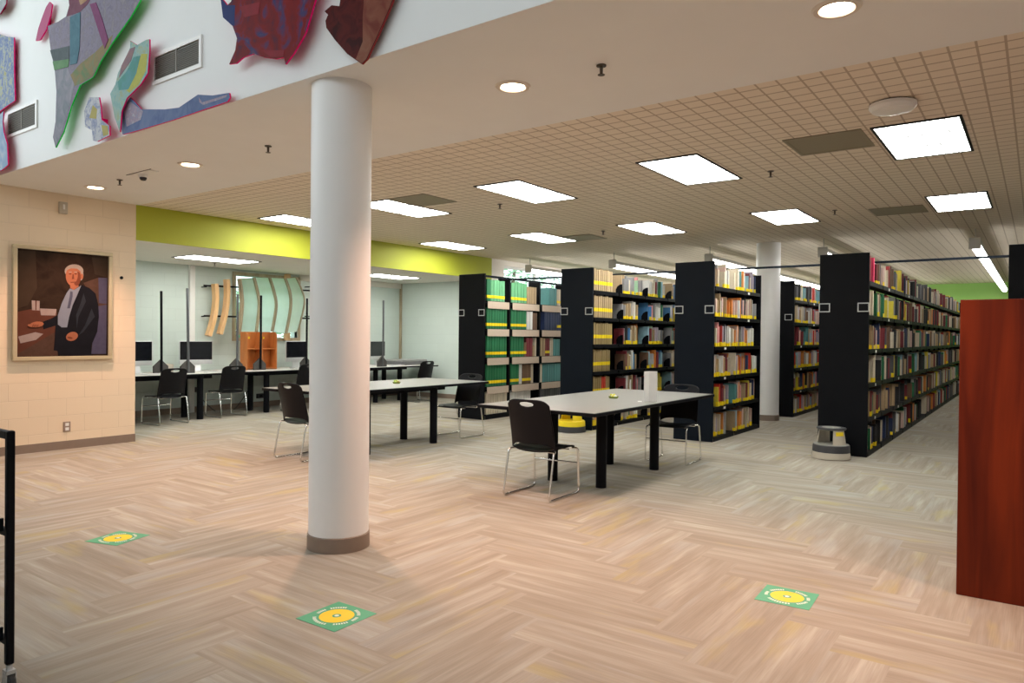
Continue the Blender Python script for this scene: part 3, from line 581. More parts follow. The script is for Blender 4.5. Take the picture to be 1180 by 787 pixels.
# ------------------------------------------------------------------ furniture
def chair_mesh():
    d = {}
    W = .225
    def zlow(s): return .425+.05*(1-abs(s)**6)
    def ztop(s): return .868-.05*abs(s)**6
    nx, nz = 40, 28; bm = bmesh.new(); V = {}
    for i in range(nx+1):
        s = -1+2*i/nx
        for j in range(nz+1):
            q = j/nz; z = zlow(s)+(ztop(s)-zlow(s))*q
            x = -.195-.075*max(0, (z-.43)/.4)**1.3+.055*s*s*(1-.4*q)
            V[i, j] = bm.verts.new((x, s*W*(1-.05*q), z))
    hole = lambda y, z: (y/.074)**2+((z-.826)/.022)**2
    for i in range(nx):
        for j in range(nz):
            q = [V[i, j], V[i+1, j], V[i+1, j+1], V[i, j+1]]
            cy = sum(v.co.y for v in q)/4; cz = sum(v.co.z for v in q)/4
            if hole(cy, cz) < 1: continue
            bm.faces.new(q)
    for v in list(bm.verts):
        if not v.link_faces: bm.verts.remove(v); continue
        h = hole(v.co.y, v.co.z)
        if h < 1.9 and v.is_boundary and h > 1e-6:
            k = 1/math.sqrt(h); v.co.y *= k; v.co.z = .826+(v.co.z-.826)*k
    for f in bm.faces: f.smooth = True
    me = bpy.data.meshes.new('backrest'); bm.to_mesh(me); bm.free(); me.materials.append(M['blk_plastic']); d['backrest'] = me
    bm = bmesh.new(); V = {}; nx, ny = 24, 24
    for i in range(nx+1):
        q = i/nx; x = -.19+.435*q
        for j in range(ny+1):
            s = -1+2*j/ny
            w = W*(1-.10*max(0, (q-.85)/.15)**2)
            z = .437-.016*(1-s*s)*math.sin(PI*min(1, q*1.05))-.022*max(0, (q-.8)/.2)**2
            z -= .028*(1-abs(s)**3)*max(0, (.25-q)/.25)
            V[i, j] = bm.verts.new((x-.02*abs(s)**4*max(0, (q-.6)/.4)+(.045*s*s*max(0, (.3-q)/.3)), s*w, z))
    for i in range(nx):
        for j in range(ny): bm.faces.new([V[i, j], V[i+1, j], V[i+1, j+1], V[i, j+1]]).smooth = True
    me = bpy.data.meshes.new('seat'); bm.to_mesh(me); bm.free(); me.materials.append(M['blk_plastic']); d['seat'] = me
    r = .0092
    for k, s in (('l', 1), ('r', -1)):
        y = s*.235
        b = MB().tube([(.17, s*.205, .413), (.235, y, .41), (.255, y, .0095), (-.265, y, .0095), (-.185, y, .418), (-.12, s*.205, .413)], r, 10, False, fillet=.045)
        d['leg_'+k] = b.mesh('sled_leg', M['chrome'])
    d['bar'] = MB().tube([(.243, -.235, .27), (.243, .235, .27)], r*.8, 8).mesh('cross_bar', M['chrome'])
    d['brace_f'] = MB().tube([(.12, -.21, .407), (.12, .21, .407)], r*.8, 8).mesh('seat_brace', M['chrome']); d['brace_b'] = MB().tube([(-.12, -.21, .405), (-.12, .21, .405)], r*.8, 8).mesh('seat_brace', M['chrome']); return d
CH = chair_mesh()
def make_chair():
    t = bpy.data.objects.new('stacking_chair', None); C.objects.link(t)
    for nm, key, th in (('seat', 'seat', .009), ('backrest', 'backrest', .009), ('sled_leg', 'leg_l', 0), ('sled_leg', 'leg_r', 0), ('cross_bar', 'bar', 0), ('seat_brace', 'brace_f', 0), ('seat_brace', 'brace_b', 0)):
        o = bpy.data.objects.new(nm, CH[key]); C.objects.link(o); o.parent = t
        if th:
            m = o.modifiers.new('thickness', 'SOLIDIFY'); m.thickness = th; m.offset = 0
    return t
chair0 = make_chair(); used = [False]
def chair(x, y, rz, label):
    o = copy_tree(chair0) if used[0] else chair0
    used[0] = True; o.location = (x, y, 0); o.rotation_euler.z = rz
    tag(o, label, 'chair', 'black stacking chairs with chrome sled legs')
chair(5.385, 3.58, .03, 'black plastic chair with chrome sled legs at the near end of the nearer reading table')
chair(7.765, 3.36, PI+.05, 'black plastic chair facing us at the far end of the nearer reading table')
chair(5.29, 6.76, .0, 'black plastic chair half hidden by the white column at the farther reading table')
chair(7.785, 6.58, PI-.03, 'black plastic chair at the right end of the farther reading table')
chair(5.89, 10.95, PI/2+.05, 'black plastic chair at the computer desk nearest the cream wall')
chair(7.06, 11.15, PI/2-.03, 'black plastic chair at the computer desk in front of the white casing')
chair(8.42, 10.95, PI/2+.05, 'black plastic chair at the desk whose computer stands just left of the column')
chair(11.22, 10.62, PI/2+.04, 'black plastic chair at the desk with the scanner')

def table(x, y, L, W, H, top, label, cat, group, ls=(.58, .26), name='reading_table', loff=(0, 0)):
    t = thing(name, label, cat, (x, y, 0), 0, group)
    b = MB(); b.cbox(-L/2, L/2, -W/2, W/2, H-.032, H-.002, .006, 1); b.box(-L/2+.012, L/2-.012, -W/2+.012, W/2-.012, H-.004, H, 0)
    b.build('top', [top, M['black']], t)
    a = MB(); l0, w0 = ls
    for q in ((-l0-.2, l0+.2, -w0-.02, -w0+.02), (-l0-.2, l0+.2, w0-.02, w0+.02), (-l0-.2, -l0-.16, -w0, w0), (l0+.16, l0+.2, -w0, w0)): a.box(q[0]+loff[0], q[1]+loff[0], q[2]+loff[1], q[3]+loff[1], H-.085, H-.033)
    a.build('apron', M['black'], t)
    for sx in (-1, 1):
        for sy in (-1, 1):
            MB().lathe([(.05, .001), (.05, H-.034)], (sx*l0+loff[0], sy*w0+loff[1], 0), 24).build('leg', M['black'], t)
    return t
TH = .78
table(6.585, 3.575, 2.73, 1.25, TH, M['grey_lam'], 'grey topped reading table with black legs, nearer to the bookcases', 'table', 'grey topped reading tables', (.58, .27), loff=(-.03, -.0))
table(6.52, 6.76, 2.83, 1.18, TH, M['grey_lam'], 'grey topped reading table with black legs, partly behind the white column', 'table', 'grey topped reading tables', (.585, .27), loff=(-.07, -.1))
DH = .75
table(5.93, 11.52, 2.42, 1.08, DH, M['white_lam'], 'pale topped computer desk nearest the cream wall', 'desk', 'pale topped computer desks', (.6, .24), 'computer_desk', (.01, -.2))
table(8.38, 11.56, 2.42, 1.08, DH, M['white_lam'], 'pale topped computer desk under the hanging sculpture', 'desk', 'pale topped computer desks', (.55, .24), 'computer_desk', (.03, -.15))
table(10.82, 11.38, 2.40, 1.20, DH, M['white_lam'], 'pale topped computer desk by the alcove end wall', 'desk', 'pale topped computer desks', (.35, .24), 'computer_desk', (0, 0))

# table ornaments and card
def ornament(u, v, label, wide):
    p = on_z(u, v, TH); t = thing('table_ornament', label, 'ornament', (p.x, p.y, TH+.001))
    MB().lathe([(.0, 0), (.04, 0), (.05, .012), (.052, .02), (.046, .02), (.038, .008), (0, .008)], n=24).build('dish', mat('green_glass', (.30, .36, .08), .25, noise=.1), t)
    rg = random.Random(int(u)); mm = [mat('yellow_piece', (.80, .72, .06), .4, noise=.1), mat('lime_piece', (.42, .62, .10), .4, noise=.1), mat('white_piece', (.8, .82, .7), .4, noise=.1), mat('amber_piece', (.42, .22, .05), .4, noise=.1)]
    for i in range(9):
        a = i*2.4; r = .012+.02*(i/9) if not wide else .01+.03*(i/9); z = .022+.012*(i % 3 == 0)
        bm = MB().lathe([(0, -.013), (.011, -.007), (.014, 0), (.011, .008), (0, .013)], (r*math.cos(a), r*math.sin(a), z), 10)
        bm.build('piece', mm[(i*2+wide) % 4], t)
ornament(707, 459, 'small green and yellow ornament on the nearer reading table', False)
ornament(457, 442, 'small yellow ornament on the farther reading table', True)
p = on_z(750, 463, TH)
b = MB()
for sx, a in ((-1, .5), (1, -.5)):
    xf = lambda q, a=a, sx=sx: Matrix.Rotation(a, 3, 'Z') @ q
    b.box(*((-.078, 0) if sx < 0 else (0, .078)), -.001, .001, 0, .30, 0, xf)
o = b.build('table_card', M['paper'], None, (p.x, p.y+.02, TH+.001), -.75)
tag(o, 'tall folded white card standing on the nearer reading table', 'card')
q = on_z(741, 463, TH); tag(MB().cbox(-.035, .035, -.02, .02, 0, .006, .002).build('eraser', M['paper'], None, (q.x-.03, q.y+.02, TH+.001), .5), 'small flat white object beside the folded card', 'small object')

# step stools
def stool(x, y, c_body, c_bump, flip, label, tread, rz=0):
    t = thing('step_stool', label, 'stool', (x, y, 0), rz)
    zb = [(.215, .006), (.217, .012), (.205, .08)] if not flip else [(.213, .006), (.213, .02), (.208, .09)]
    lo, hi = (c_body, c_bump) if not flip else (c_bump, c_body)
    MB().lathe([(.0, .004)]+zb, n=48).build('base_ring', lo, t)
    MB().lathe([(.207, .081), (.207, .10), (.203, .16), (.195, .166)], n=48).build('bumper', hi, t)
    MB().lathe([(.196, .1665), (.19, .172), (.0, .172)], n=48).build('lower_tread', tread, t)
    for a0 in (0.0, PI):
        b = MB(); n = 10; A = .55; vs = []
        for k in range(n+1):
            a = a0-A+2*A*k/n; w = 1
            for z, r in ((.173, .172), (.34, .148)):
                rr = A if z < .2 else A*.92
                aa = a0+(-1+2*k/n)*rr
                vs += [(r*math.cos(aa), r*math.sin(aa), z), ((r-.012)*math.cos(aa), (r-.012)*math.sin(aa), z)]
        fs = []
        for k in range(n):
            i = 4*k; j = 4*(k+1); fs += [(i, j, j+2, i+2), (i+1, i+3, j+3, j+1), (i+2, j+2, j+3, i+3), (i, i+1, j+1, j)]
        fs += [(0, 2, 3, 1), (4*n, 4*n+1, 4*n+3, 4*n+2)]
        b.add(vs, fs, 0, False); b.build('upper_leg', c_body, t)
        b = MB(); vs = []
        for k in range(n+1):
            aa = a0+(-.6+1.2*k/n)*A
            for z in (.28, .325): r = .1505+(.34-z)*.145; vs.append((r*math.cos(aa), r*math.sin(aa), z))
        if not flip: b.add(vs, [(2*k, 2*k+2, 2*k+3, 2*k+1) for k in range(n)], 0); b.build('warning_sticker', M['label_y'], t)
    MB().lathe([(.0, .341), (.155, .341), (.163, .35), (.158, .365), (.0, .368)], n=48).build('top_tread', tread if not flip else c_body, t)
    MB().lathe([(.1585, .3455), (.1655, .350), (.161, .3655), (.1585, .366)], n=48).build('rim', c_bump, t)
stool(9.175, 1.975, M['beige'], M['bumper'], False, 'grey-beige round step stool by the end of the longest bookcase', M['tread'], 4.0)
stool(9.2, 5.60, M['yellow'], M['bumper'], True, 'yellow round step stool seen under the nearer reading table', M['yellow'], 4.33)

# floor decals
def decal(x, y, label, rot):
    t = thing('floor_decal', label, 'floor sticker', (x, y, 0), rot, 'green and yellow floor stickers')
    MB().box(-.14, .14, -.14, .14, .0008, .002).build('sheet', M['dec_green'], t)
    MB().lathe([(.0, .0026), (.087, .0026)], n=48).build('disc', M['dec_yel'], t)
    b = MB()
    for a0, a1, n in ((.35, 1.15, 7), (1.35, 1.9, 5), (2.3, 3.5, 9), (3.8, 4.5, 6), (4.7, 5.15, 4), (5.35, 6.1, 7)):
        for k in range(n):
            a = a0+(a1-a0)*(k+.15)/n; a2 = a0+(a1-a0)*(k+.8)/n
            b.add([(r*math.cos(q), r*math.sin(q), .0028) for r, q in ((.100, a), (.117, a), (.117, a2), (.100, a2))], [(0, 3, 2, 1)])
    b.build('lettering', M['dec_white'], t)
    b = MB().lathe([(.0, .0036), (.012, .0036)], n=16); b.build('emblem', M['dec_white'], t)
    MB().lathe([(.0, .0031), (.023, .0031)], n=20).build('emblem_ring', M['dec_green'], t)
decal(2.41, 2.83, 'green square floor sticker with yellow disc in front of the white column', .03)
decal(4.085, 1.095, 'green square floor sticker with yellow disc towards the cherry wood panel', .05)
decal(2.41, 5.09, 'green square floor sticker with yellow disc left of the white column', .3)

# computers on the desks
def computer(x, y, rz, label):
    t = thing('desktop_computer', label, 'computer', (x, y, DH+.001), rz, 'all-in-one desktop computers')
    MB().cbox(-.27, .27, -.012, .012, .195, .52, .006).build('screen_housing', M['silver'], t)
    MB().box(-.262, .262, -.0135, -.0125, .20, .512).build('screen', M['screen'], t)
    MB().cbox(-.27, .27, -.012, .012, .125, .194, .005).build('chin', M['silver'], t)
    b = MB(); b.cbox(-.1, .1, -.09, .09, .0, .008, .003); b.box(-.085, .085, .03, .036, .008, .26, 0, lambda q: Vector((q.x, q.y-(.2-q.z)*.2+.01, q.z))); b.build('stand', M['silver'], t)
def keyboard(x, y, rz, label):
    t = thing('keyboard', label, 'keyboard', (x, y, DH+.001), rz, 'pale keyboards on the desks')
    MB().cbox(-.215, .215, -.06, .06, 0, .012, .003).build('body', M['silver'], t)
    b = MB()
    for r in range(5):
        for k in range(14): b.box(-.205+k*.0294, -.18+k*.0294, -.052+r*.021, -.034+r*.021, .0122, .0145)
    b.build('keys', M['white'], t)
computer(5.82, 11.75, .0, 'computer with dark screen half hidden by the cream wall'); computer(6.84, 11.72, -.25, 'computer with dark turned screen beside the white casing')
computer(8.92, 11.72, .1, 'computer with dark screen right of the orange wooden shelf'); computer(10.9, 11.55, .2, 'computer with dark screen just right of the column')
keyboard(5.75, 11.3, 0, 'pale keyboard in front of the computer half hidden by the wall'); keyboard(6.95, 11.25, 0, 'pale keyboard in front of the turned computer'); keyboard(8.75, 11.35, 0, 'pale keyboard in front of the computer left of the column'); keyboard(11.05, 11.1, .2, 'pale keyboard on the desk right of the column')
def post(u, v, x0, label, ztop, m, lean=0):
    p = on_z(u, v, DH); x, y = p.x, p.y
    if x0: y = x0; x = on_y(u, v, y).x
    t = thing('partition_post', label, 'post', (x, y, DH+.001), 0, 'partition posts on the computer desks')
    f = MB().prism([(-.12, 0), (.12, 0), (.12, .11), (0, .22), (-.12, .11)], lambda q, k: (q[0], -.02+.04*k, q[1])); fix_normals(f.build('foot', M['foot'], t))
    MB().cbox(-.018+0, .018, -.045, -.021, .02, ztop-DH, .004, 0, 1, lambda q: Vector((q.x+lean*q.z, q.y, q.z))).build('pole', m, t)
post(185, 428.5, 11.62, 'black partition post on the desk right of the hidden computer', 2.09, M['black'], -.01); post(216, 430, 0, 'dark partition post before the turned computer', 2.14, M['grey_post'], -.02)
post(272, 424.5, 11.40, 'dark partition post just left of the orange wooden shelf', 2.1, M['grey_post'], .0); post(299, 426, 11.40, 'dark partition post standing before the orange wooden shelf', 2.1, M['black'], .0)
post(352, 424, 11.5, 'black partition post just left of the white column', 2.1, M['black']); post(440, 422.5, 0, 'grey partition post before the computer right of the column', 2.12, M['grey_post'])
# orange wooden desk shelf
p0 = on_y(281, 404, 11.62); p1 = on_y(315.5, 404, 11.62); xc = (p0.x+p1.x)/2; w = (p1.x-p0.x)/2
t = thing('desk_shelf', 'orange wooden two-bay shelf unit standing on the desk under the sculpture', 'shelf unit', (xc, 11.62, DH+.001)); h = .69
MB().cbox(-w, w, .10, .115, 0, h, .003).build('back_panel', M['orange_wood'], t)
for x in (-w, -.009, w-.018):
    b = MB().prism([(0, 0), (.20, 0), (.20, h), (.05, h), (0, h-.05)], lambda q, k, x=x: (x+.018*k, -.10+q[0], q[1])); fix_normals(b.build('side_panel', M['orange_wood'], t))
for x0, x1 in ((-w+.018, -.009), (.009, w-.018)):
    for z in (.012, .37): MB().box(x0, x1, -.085, .0999, z, z+.016).build('shelf', M['orange_wood'], t)
    MB().cbox((x0+x1)/2-.02, (x0+x1)/2+.02, .092, .0999, .56, .60, .002).build('tag', M['label_y'], t)
# scanner on the last desk, small box between posts
p0 = on_y(455, 415, 11.35); p1 = on_y(486, 415, 11.35)
t = thing('flatbed_scanner', 'wide grey flat scanner at the right end of the last desk', 'scanner', ((p0.x+p1.x)/2, 11.42, DH+.001)); w = (p1.x-p0.x)/2-.02
MB().cbox(-w, w, -.28, .28, 0, .085, .02, 0, 3).build('body', mat('scanner_grey', (.14, .14, .145), .45, noise=.06), t); MB().cbox(-w+.01, w-.01, -.27, .27, .0855, .115, .014, 0, 3).build('lid', mat('scanner_lid', (.32, .32, .32), .4, noise=.06), t)
tag(MB().cbox(-.09, .09, -.08, .08, 0, .13, .01).build('desk_box', M['beige'], None, (6.40, 11.88, DH+.001)), 'small pale grey box on the desk between the first two posts', 'box')

# power boxes and cable low on the mint wall
pb = []
for u, v, l in ((221, 449, 'small black power box on the mint wall left of a desk leg'), (299, 456, 'black power adapter plugged in low on the mint wall under the wooden shelf')):
    q = on_y(u, v, AY); t = thing('power_box', l, 'power box', (q.x, AY, q.z)); pb.append(q)
    MB().cbox(-.075, .075, -.05, -.001, -.045, .045, .006).build('housing', M['rubber'], t); MB().cbox(-.03, .03, -.058, -.0501, -.02, .02, .003).build('plug', M['black'], t)
q = pb[0]; pts = [Vector((q.x+.05+1.05*k/12, AY-.07-.05*math.sin(PI*k/12), q.z-.05-.42*math.sin(PI*k/12))) for k in range(13)]
tag(MB().tube(pts, .007, 6).build('power_cable', M['rubber']), 'dark cable sagging under the desk in front of the mint wall', 'cable')

# hanging sculpture of curved ribs
def sculpture():
    t = thing('hanging_sculpture', 'hanging sculpture of curved wooden ribs with translucent skin before the window', 'sculpture', (8.3, AY, 1.95))
    O = Vector((8.3, AY, 1.95))
    yy = AY-.16
    for v0, v1 in ((329, 335), (364, 367)):
        a = on_y(235, v0, yy); c = on_y(359, v1, yy)
        MB().tube([a-O, c-O], .016, 10).build('rod', M['black'], t)
    for u in (238, 357):
        for v in (330.5, 364.5):
            a = on_y(u, v, yy); MB().tube([Vector((a.x, AY-.001, a.z))-O, a-O], .01, 8).build('bracket', M['black'], t)
    def bow(pts, y, wd, th, m, nm='rib'):
        P = [on_y(u, v, y)-O for u, v in pts]; Q = []
        n = len(P)
        for i in range(n-1):                                   # smooth through the points
            p0, p1, p2, p3 = P[max(i-1, 0)], P[i], P[i+1], P[min(i+2, n-1)]
            for k in range(6):
                s = k/6; Q.append(.5*((2*p1)+(p2-p0)*s+(2*p0-5*p1+4*p2-p3)*s*s+(3*p1-p0-3*p2+p3)*s**3))
        Q.append(P[-1]); vs = []
        for i, q in enumerate(Q):
            d = (Q[min(i+1, len(Q)-1)]-Q[max(i-1, 0)]).normalized(); nn = Vector((d.z, 0, -d.x))
            for a, c in ((-1, -1), (1, -1), (1, 1), (-1, 1)): vs.append(q+nn*wd/2*a+Vector((0, c*th/2, 0)))
        b = MB(); m_ = len(Q); fs = [(i*4+j, i*4+(j+1) % 4, i*4+4+(j+1) % 4, i*4+4+j) for i in range(m_-1) for j in range(4)]+[(3, 2, 1, 0), (4*m_-4, 4*m_-3, 4*m_-2, 4*m_-1)]
        b.add(vs, fs); fix_normals(b.build(nm, m, t)); return Q
    bow([(247.5, 327), (248.5, 345), (246, 366), (240, 387)], AY-.30, .07, .12, M['pale_wood']); bow([(261, 322), (261.5, 340), (259, 362), (253, 385)], AY-.30, .06, .12, M['pale_wood'])
    R = []
    for i, pl in enumerate(([(275.5, 321), (278, 338), (278.5, 355), (275, 386)], [(292, 320), (296.5, 338), (298, 354), (294, 388)], [(310, 320), (315.5, 338), (317.5, 354), (313, 382)], [(328, 321), (333.5, 338), (334, 356), (329, 384)])):
        R.append(bow(pl, AY-.34, .028, .10, M['dull_wood']))
    R.append(bow([(341, 320), (347.5, 334), (350.5, 350), (343, 382)], AY-.34, .014, .05, M['dull_wood']))
    for i in range(4):                                         # skin bays
        b = MB(); vs = []; n = len(R[i])
        for k in range(n):
            for s in range(7):
                q = R[i][k].lerp(R[i+1][k], s/6); q = q+Vector((0, .015-.02*math.sin(PI*s/6), 0)); vs.append(q)
        b.add(vs, [(k*7+s, k*7+s+1, k*7+s+8, k*7+s+7) for k in range(n-1) for s in range(6)], 0, True)
        b.build('skin', M['skin'], t)
    a = on_y(332, 316, AY-.06); c = on_y(336, 392, AY-.06)
    MB().cbox(a.x-.07-O.x, a.x+.05-O.x, -.08, -.02, c.z-O.z, a.z-O.z, .006).build('support_post', M['pale_wood'], t)
sculpture()

# foreground cart
def cart():
    t = thing('book_cart', 'black metal book cart on casters cut off by the left edge', 'cart', (1.117, 3.223, 0))
    H = 1.03; r = .0145; L, Wd = -.75, .5
    for x in (0, L):
        b = MB()
        b.cbox(x-r, x+r, -r, r, .12, H, .006).build('upright', M['black'], t)
        MB().cbox(x-r, x+r, Wd-r, Wd+r, .12, H, .006).build('upright', M['black'], t)
        MB().cbox(x-r*.8, x+r*.8, r+.0005, Wd-r-.0005, H-.035, H-.002, .005).build('top_rail', M['black'], t)
        for z in (.615, .19): MB().cbox(x-r*.6, x+r*.6, r+.0005, Wd-r-.0005, z, z+.03, .004).build('cross_rail', M['black'], t)
    for z in (.215, .64):
        b = MB(); b.box(L+r+.001, -r-.001, r, Wd-r, z, z+.012); b.box(L+r+.001, -r-.001, r, r+.01, z+.012, z+.05); b.build('shelf', M['black'], t)
    for x in (0, L):
        for y in (0, Wd):
            c = MB().tube([(x, y, .119), (x, y, .10)], .012, 10); c.box(x-.016, x+.016, y-.02, y+.02, .085, .10); c.box(x-.018, x-.014, y-.02, y+.015, .035, .09); c.box(x+.014, x+.018, y-.02, y+.015, .035, .09)
            k = c.build('caster', M['silver'], t)
            wv = []; n = 24
            b = MB(); b.lathe([(.0, -.012), (.038, -.012), (.042, -.006), (.042, .006), (.038, .012), (0, .012)], n=24)
            o = b.build('wheel', M['rubber'], k, (x, y, .043)); o.rotation_euler.y = PI/2
cart()

# cherry wood panelled low bookcase
t = thing('low_bookcase', 'reddish cherry wood end panel of a low bookcase at the right edge', 'bookcase', (4.71, 0, 0))
MB().cbox(0, .035, -.45, .353, .001, 1.642, .003).build('end_panel', M['cherry'], t)
MB().cbox(.036, 2.2, -.45, .353, 1.60, 1.64, .004).build('top', M['cherry'], t); MB().box(2.165, 2.2, -.45, .353, .001, 1.599).build('end_panel', M['cherry'], t); MB().box(.036, 2.164, -.06, -.04, .05, 1.599).build('back_panel', M['cherry'], t)
for z in (.05, .42, .80, 1.18):
    MB().box(.036, 2.164, -.039, .34, z, z+.025).build('shelf', M['cherry'], t); MB().box(.036, 2.164, -.44, -.061, z, z+.025).build('shelf', M['cherry'], t)

# ------------------------------------------------------------------ bookcases and books
FRONT = 9.48; BH = 2.455
ZS6 = [.06, .467, .879, 1.295, 1.706, 2.115]; ZS5 = [.08, .55, 1.04, 1.53, 2.0]
SN6 = ['bottom', 'fifth', 'fourth', 'third', 'second', 'top']; SN5 = ['bottom', 'fourth', 'third', 'second', 'top']
def bookcase(x0, y0, bays, zs, label, steel, cards=False, plates=True, dep=.56, labels=2):
    t = thing('bookcase', label, 'bookcase', (x0, y0, 0), 0, 'tall black double-sided bookcases'); xe = bays[-1]-x0; c = dep/2
    ep = MB().cbox(0, .035, 0, dep, .001, BH, .003).build('end_panel', steel, t)
    for y in ([.06, dep-.06] if labels == 2 else [.1]):
        b = MB()
        for q in ((-.065, .065, 0, .012), (-.065, .065, .098, .11), (-.065, -.053, .012, .098), (.053, .065, .012, .098)): b.box(-.006, -.0005, y+q[0], y+q[1], 1.745+q[2], 1.745+q[3])
        b.build('label_frame', M['lab'], ep)
    MB().box(xe, xe+.03, .0, dep, .001, BH-.05).build('end_panel', M['black'], t)
    MB().box(.036, xe-.001, c-.008, c+.008, .06, 2.0 if cards else 2.1).build('divider', M['black'], t)
    for i in range(len(bays)-1):
        a, b_ = bays[i]-x0, bays[i+1]-x0
        a = max(a, .036)
        if i: 
            MB().box(a-.02, a+.02, (.02 if cards else c-.04), c-.009, .001, BH-.03).build('upright', M['black'], t)
        for z in zs:
            s = MB(); s.box(a+.021, b_-.021, .008, c-.042, z-.018, z); s.box(a+.021, b_-.021, .0, .008, z-.05 if z > .1 else .001, z+.002)
            so = s.build('shelf', M['black'], t)
            if cards and z > .1: MB().box(a+.05, b_-.05, -.004, -.0005, z-.125, z-.005).build('card_strip', M['cardtan'], so)
            elif plates and (z in zs) and (i+int(z*10)) % 2 == 0 and z > .1 and i < 4: MB().box((a+b_)/2-.04, (a+b_)/2+.04, -.002, -.0003, z-.045, z-.012).build('shelf_label', M['paper'], so)
    for z in zs:
        s = MB(); s.box(.036, xe-.001, c+.042, dep-.008, z-.018, z); s.box(.036, xe-.001, dep-.008, dep, z-.04 if z > .1 else .001, z+.002); s.build('shelf', M['black'], t)
    if cards:
        s = MB(); s.box(.036, xe-.001, .03, .06, 2.40, 2.435); s.build('top_rail', M['navy'], t)
    return t
bR = [FRONT+.04]+[FRONT+.04+.925*(i+1) for i in range(14)]
b3 = [FRONT+.04, 10.36, 11.50]; b2 = [FRONT+.04, 10.33, 11.27, 12.2, 13.13]; b1 = [FRONT+.04, 10.23, 11.17, 12.1, 13.03]; b4 = [13.49, 14.4, 15.33, 16.26, 17.2]
YR, Y3, Y2, Y1 = 1.64, 3.545, 5.42, 7.49
bookcase(FRONT, YR, bR, ZS6, 'longest tall black bookcase running along the right-hand aisle', M['black'])
bookcase(FRONT, Y3, b3, ZS6, 'short tall black bookcase behind the right end of the nearer reading table', M['navy'])
bookcase(FRONT, Y2, b2, ZS6, 'tall black bookcase whose first bay holds tan bound volumes', M['navy'], plates=False)
bookcase(FRONT, Y1, b1, ZS5, 'tall black bookcase with green bound volumes and tan shelf cards', M['black'], True)
bookcase(13.45, Y3, b4, ZS6, 'tall black bookcase farther back, right of the small rear column', M['black'], labels=1)
bookcase(FRONT, -.29, [FRONT+.04, 10.4, 11.3], ZS6, 'black bookcase end showing above the cherry wood panel', M['black'], plates=False)
tie = MB().box(-.012, .012, -.2, 7.9, 0, .03).build('tie_bar', M['navy'], None, (10.88, 0, 2.45)); tag(tie, 'thin dark bar bridging the tops of the tall bookcases', 'tie bar')

Yel = (.95, .72, .01)
CN = {'cream': (.66, .58, .45), 'white': (.74, .73, .70), 'tan': (.46, .33, .19), 'brown': (.18, .10, .06), 'maroon': (.20, .03, .04), 'dark red': (.32, .03, .03), 'bright red': (.62, .05, .03), 'orange': (.70, .24, .05), 'black': (.018, .018, .02), 'navy blue': (.02, .035, .10),
      'grey': (.30, .30, .31), 'dark grey': (.10, .10, .11), 'teal': (.10, .30, .30), 'dark green': (.02, .17, .07), 'light green': (.16, .48, .24), 'pale green': (.40, .66, .46), 'yellow': (.70, .58, .06), 'pink': (.72, .30, .30), 'pale pink': (.68, .48, .42), 'blue': (.06, .20, .42), 'light blue': (.30, .52, .62), 'lilac': (.42, .36, .44), 'olive tan': (.33, .24, .11), 'hot pink': (.85, .06, .16)}
BOOKS = []   # each: dict(kind, color, x,y,z,w,h,d, label, yl, face, lean)
def addbook(**k): BOOKS.append(k)
def book_mb(b, k, o=Vector((0, 0, 0)), cols=None):
    """boards, spine, page block and spine label; spine faces -y. origin at base centre"""
    w, h, d = k['w'], k['h'], k['d']; x0, x1 = -w/2, w/2; y0, y1 = 0, d; t = min(.004, w*.15)
    ln = k.get('lean', 0); fl = -1 if k.get('back') else 1
    R = Matrix.Rotation(ln, 3, 'Y')
    off = abs(math.sin(ln))*w/2
    def xf(q): 
        q = Vector((q.x, q.y*fl, q.z)); q = R @ q; q.z += off; return q+o
    n0 = len(b.f)
    b.box(x0, x0+t, y0+.003, y1, 0, h, 0, xf); b.box(x1-t, x1, y0+.003, y1, 0, h, 0, xf)
    # rounded spine
    n = 4; pr = [(x0, y0+.004)]+[(x0+w*i/n, y0+.004-.004*math.sin(PI*i/n)) for i in range(1, n)]+[(x1, y0+.004), (x1, y0+.008), (x0, y0+.008)]
    vs = [xf(Vector((p[0], p[1], z))) for z in (0, h) for p in pr]; m = len(pr)
    b.add(vs, [(i, (i+1) % m, m+(i+1) % m, m+i) for i in range(m)]+[tuple(range(m))[::-1], tuple(range(m, 2*m))], 0)
    b.box(x0+t, x1-t, y0+.008, y1-.004, .003, h-.005, 1, xf)
    if k.get('yl'):
        z0, z1 = k['yl']; yy = y0-.0006; b.add([xf(Vector(p)) for p in ((x0-.0004, y0+.03, z0), (x0-.0004, y0+.002, z0), (0, yy-.0005, z0), (x1+.0004, y0+.002, z0), (x1+.0004, y0+.03, z0), (x0-.0004, y0+.03, z1), (x0-.0004, y0+.002, z1), (0, yy-.0005, z1), (x1+.0004, y0+.002, z1), (x1+.0004, y0+.03, z1))],
                               [(i, i+1, i+6, i+5) for i in range(4)], 2)
    if cols is not None: cols.extend([(*k['col'], 1)]*(len(b.f)-n0))
ENDS = []
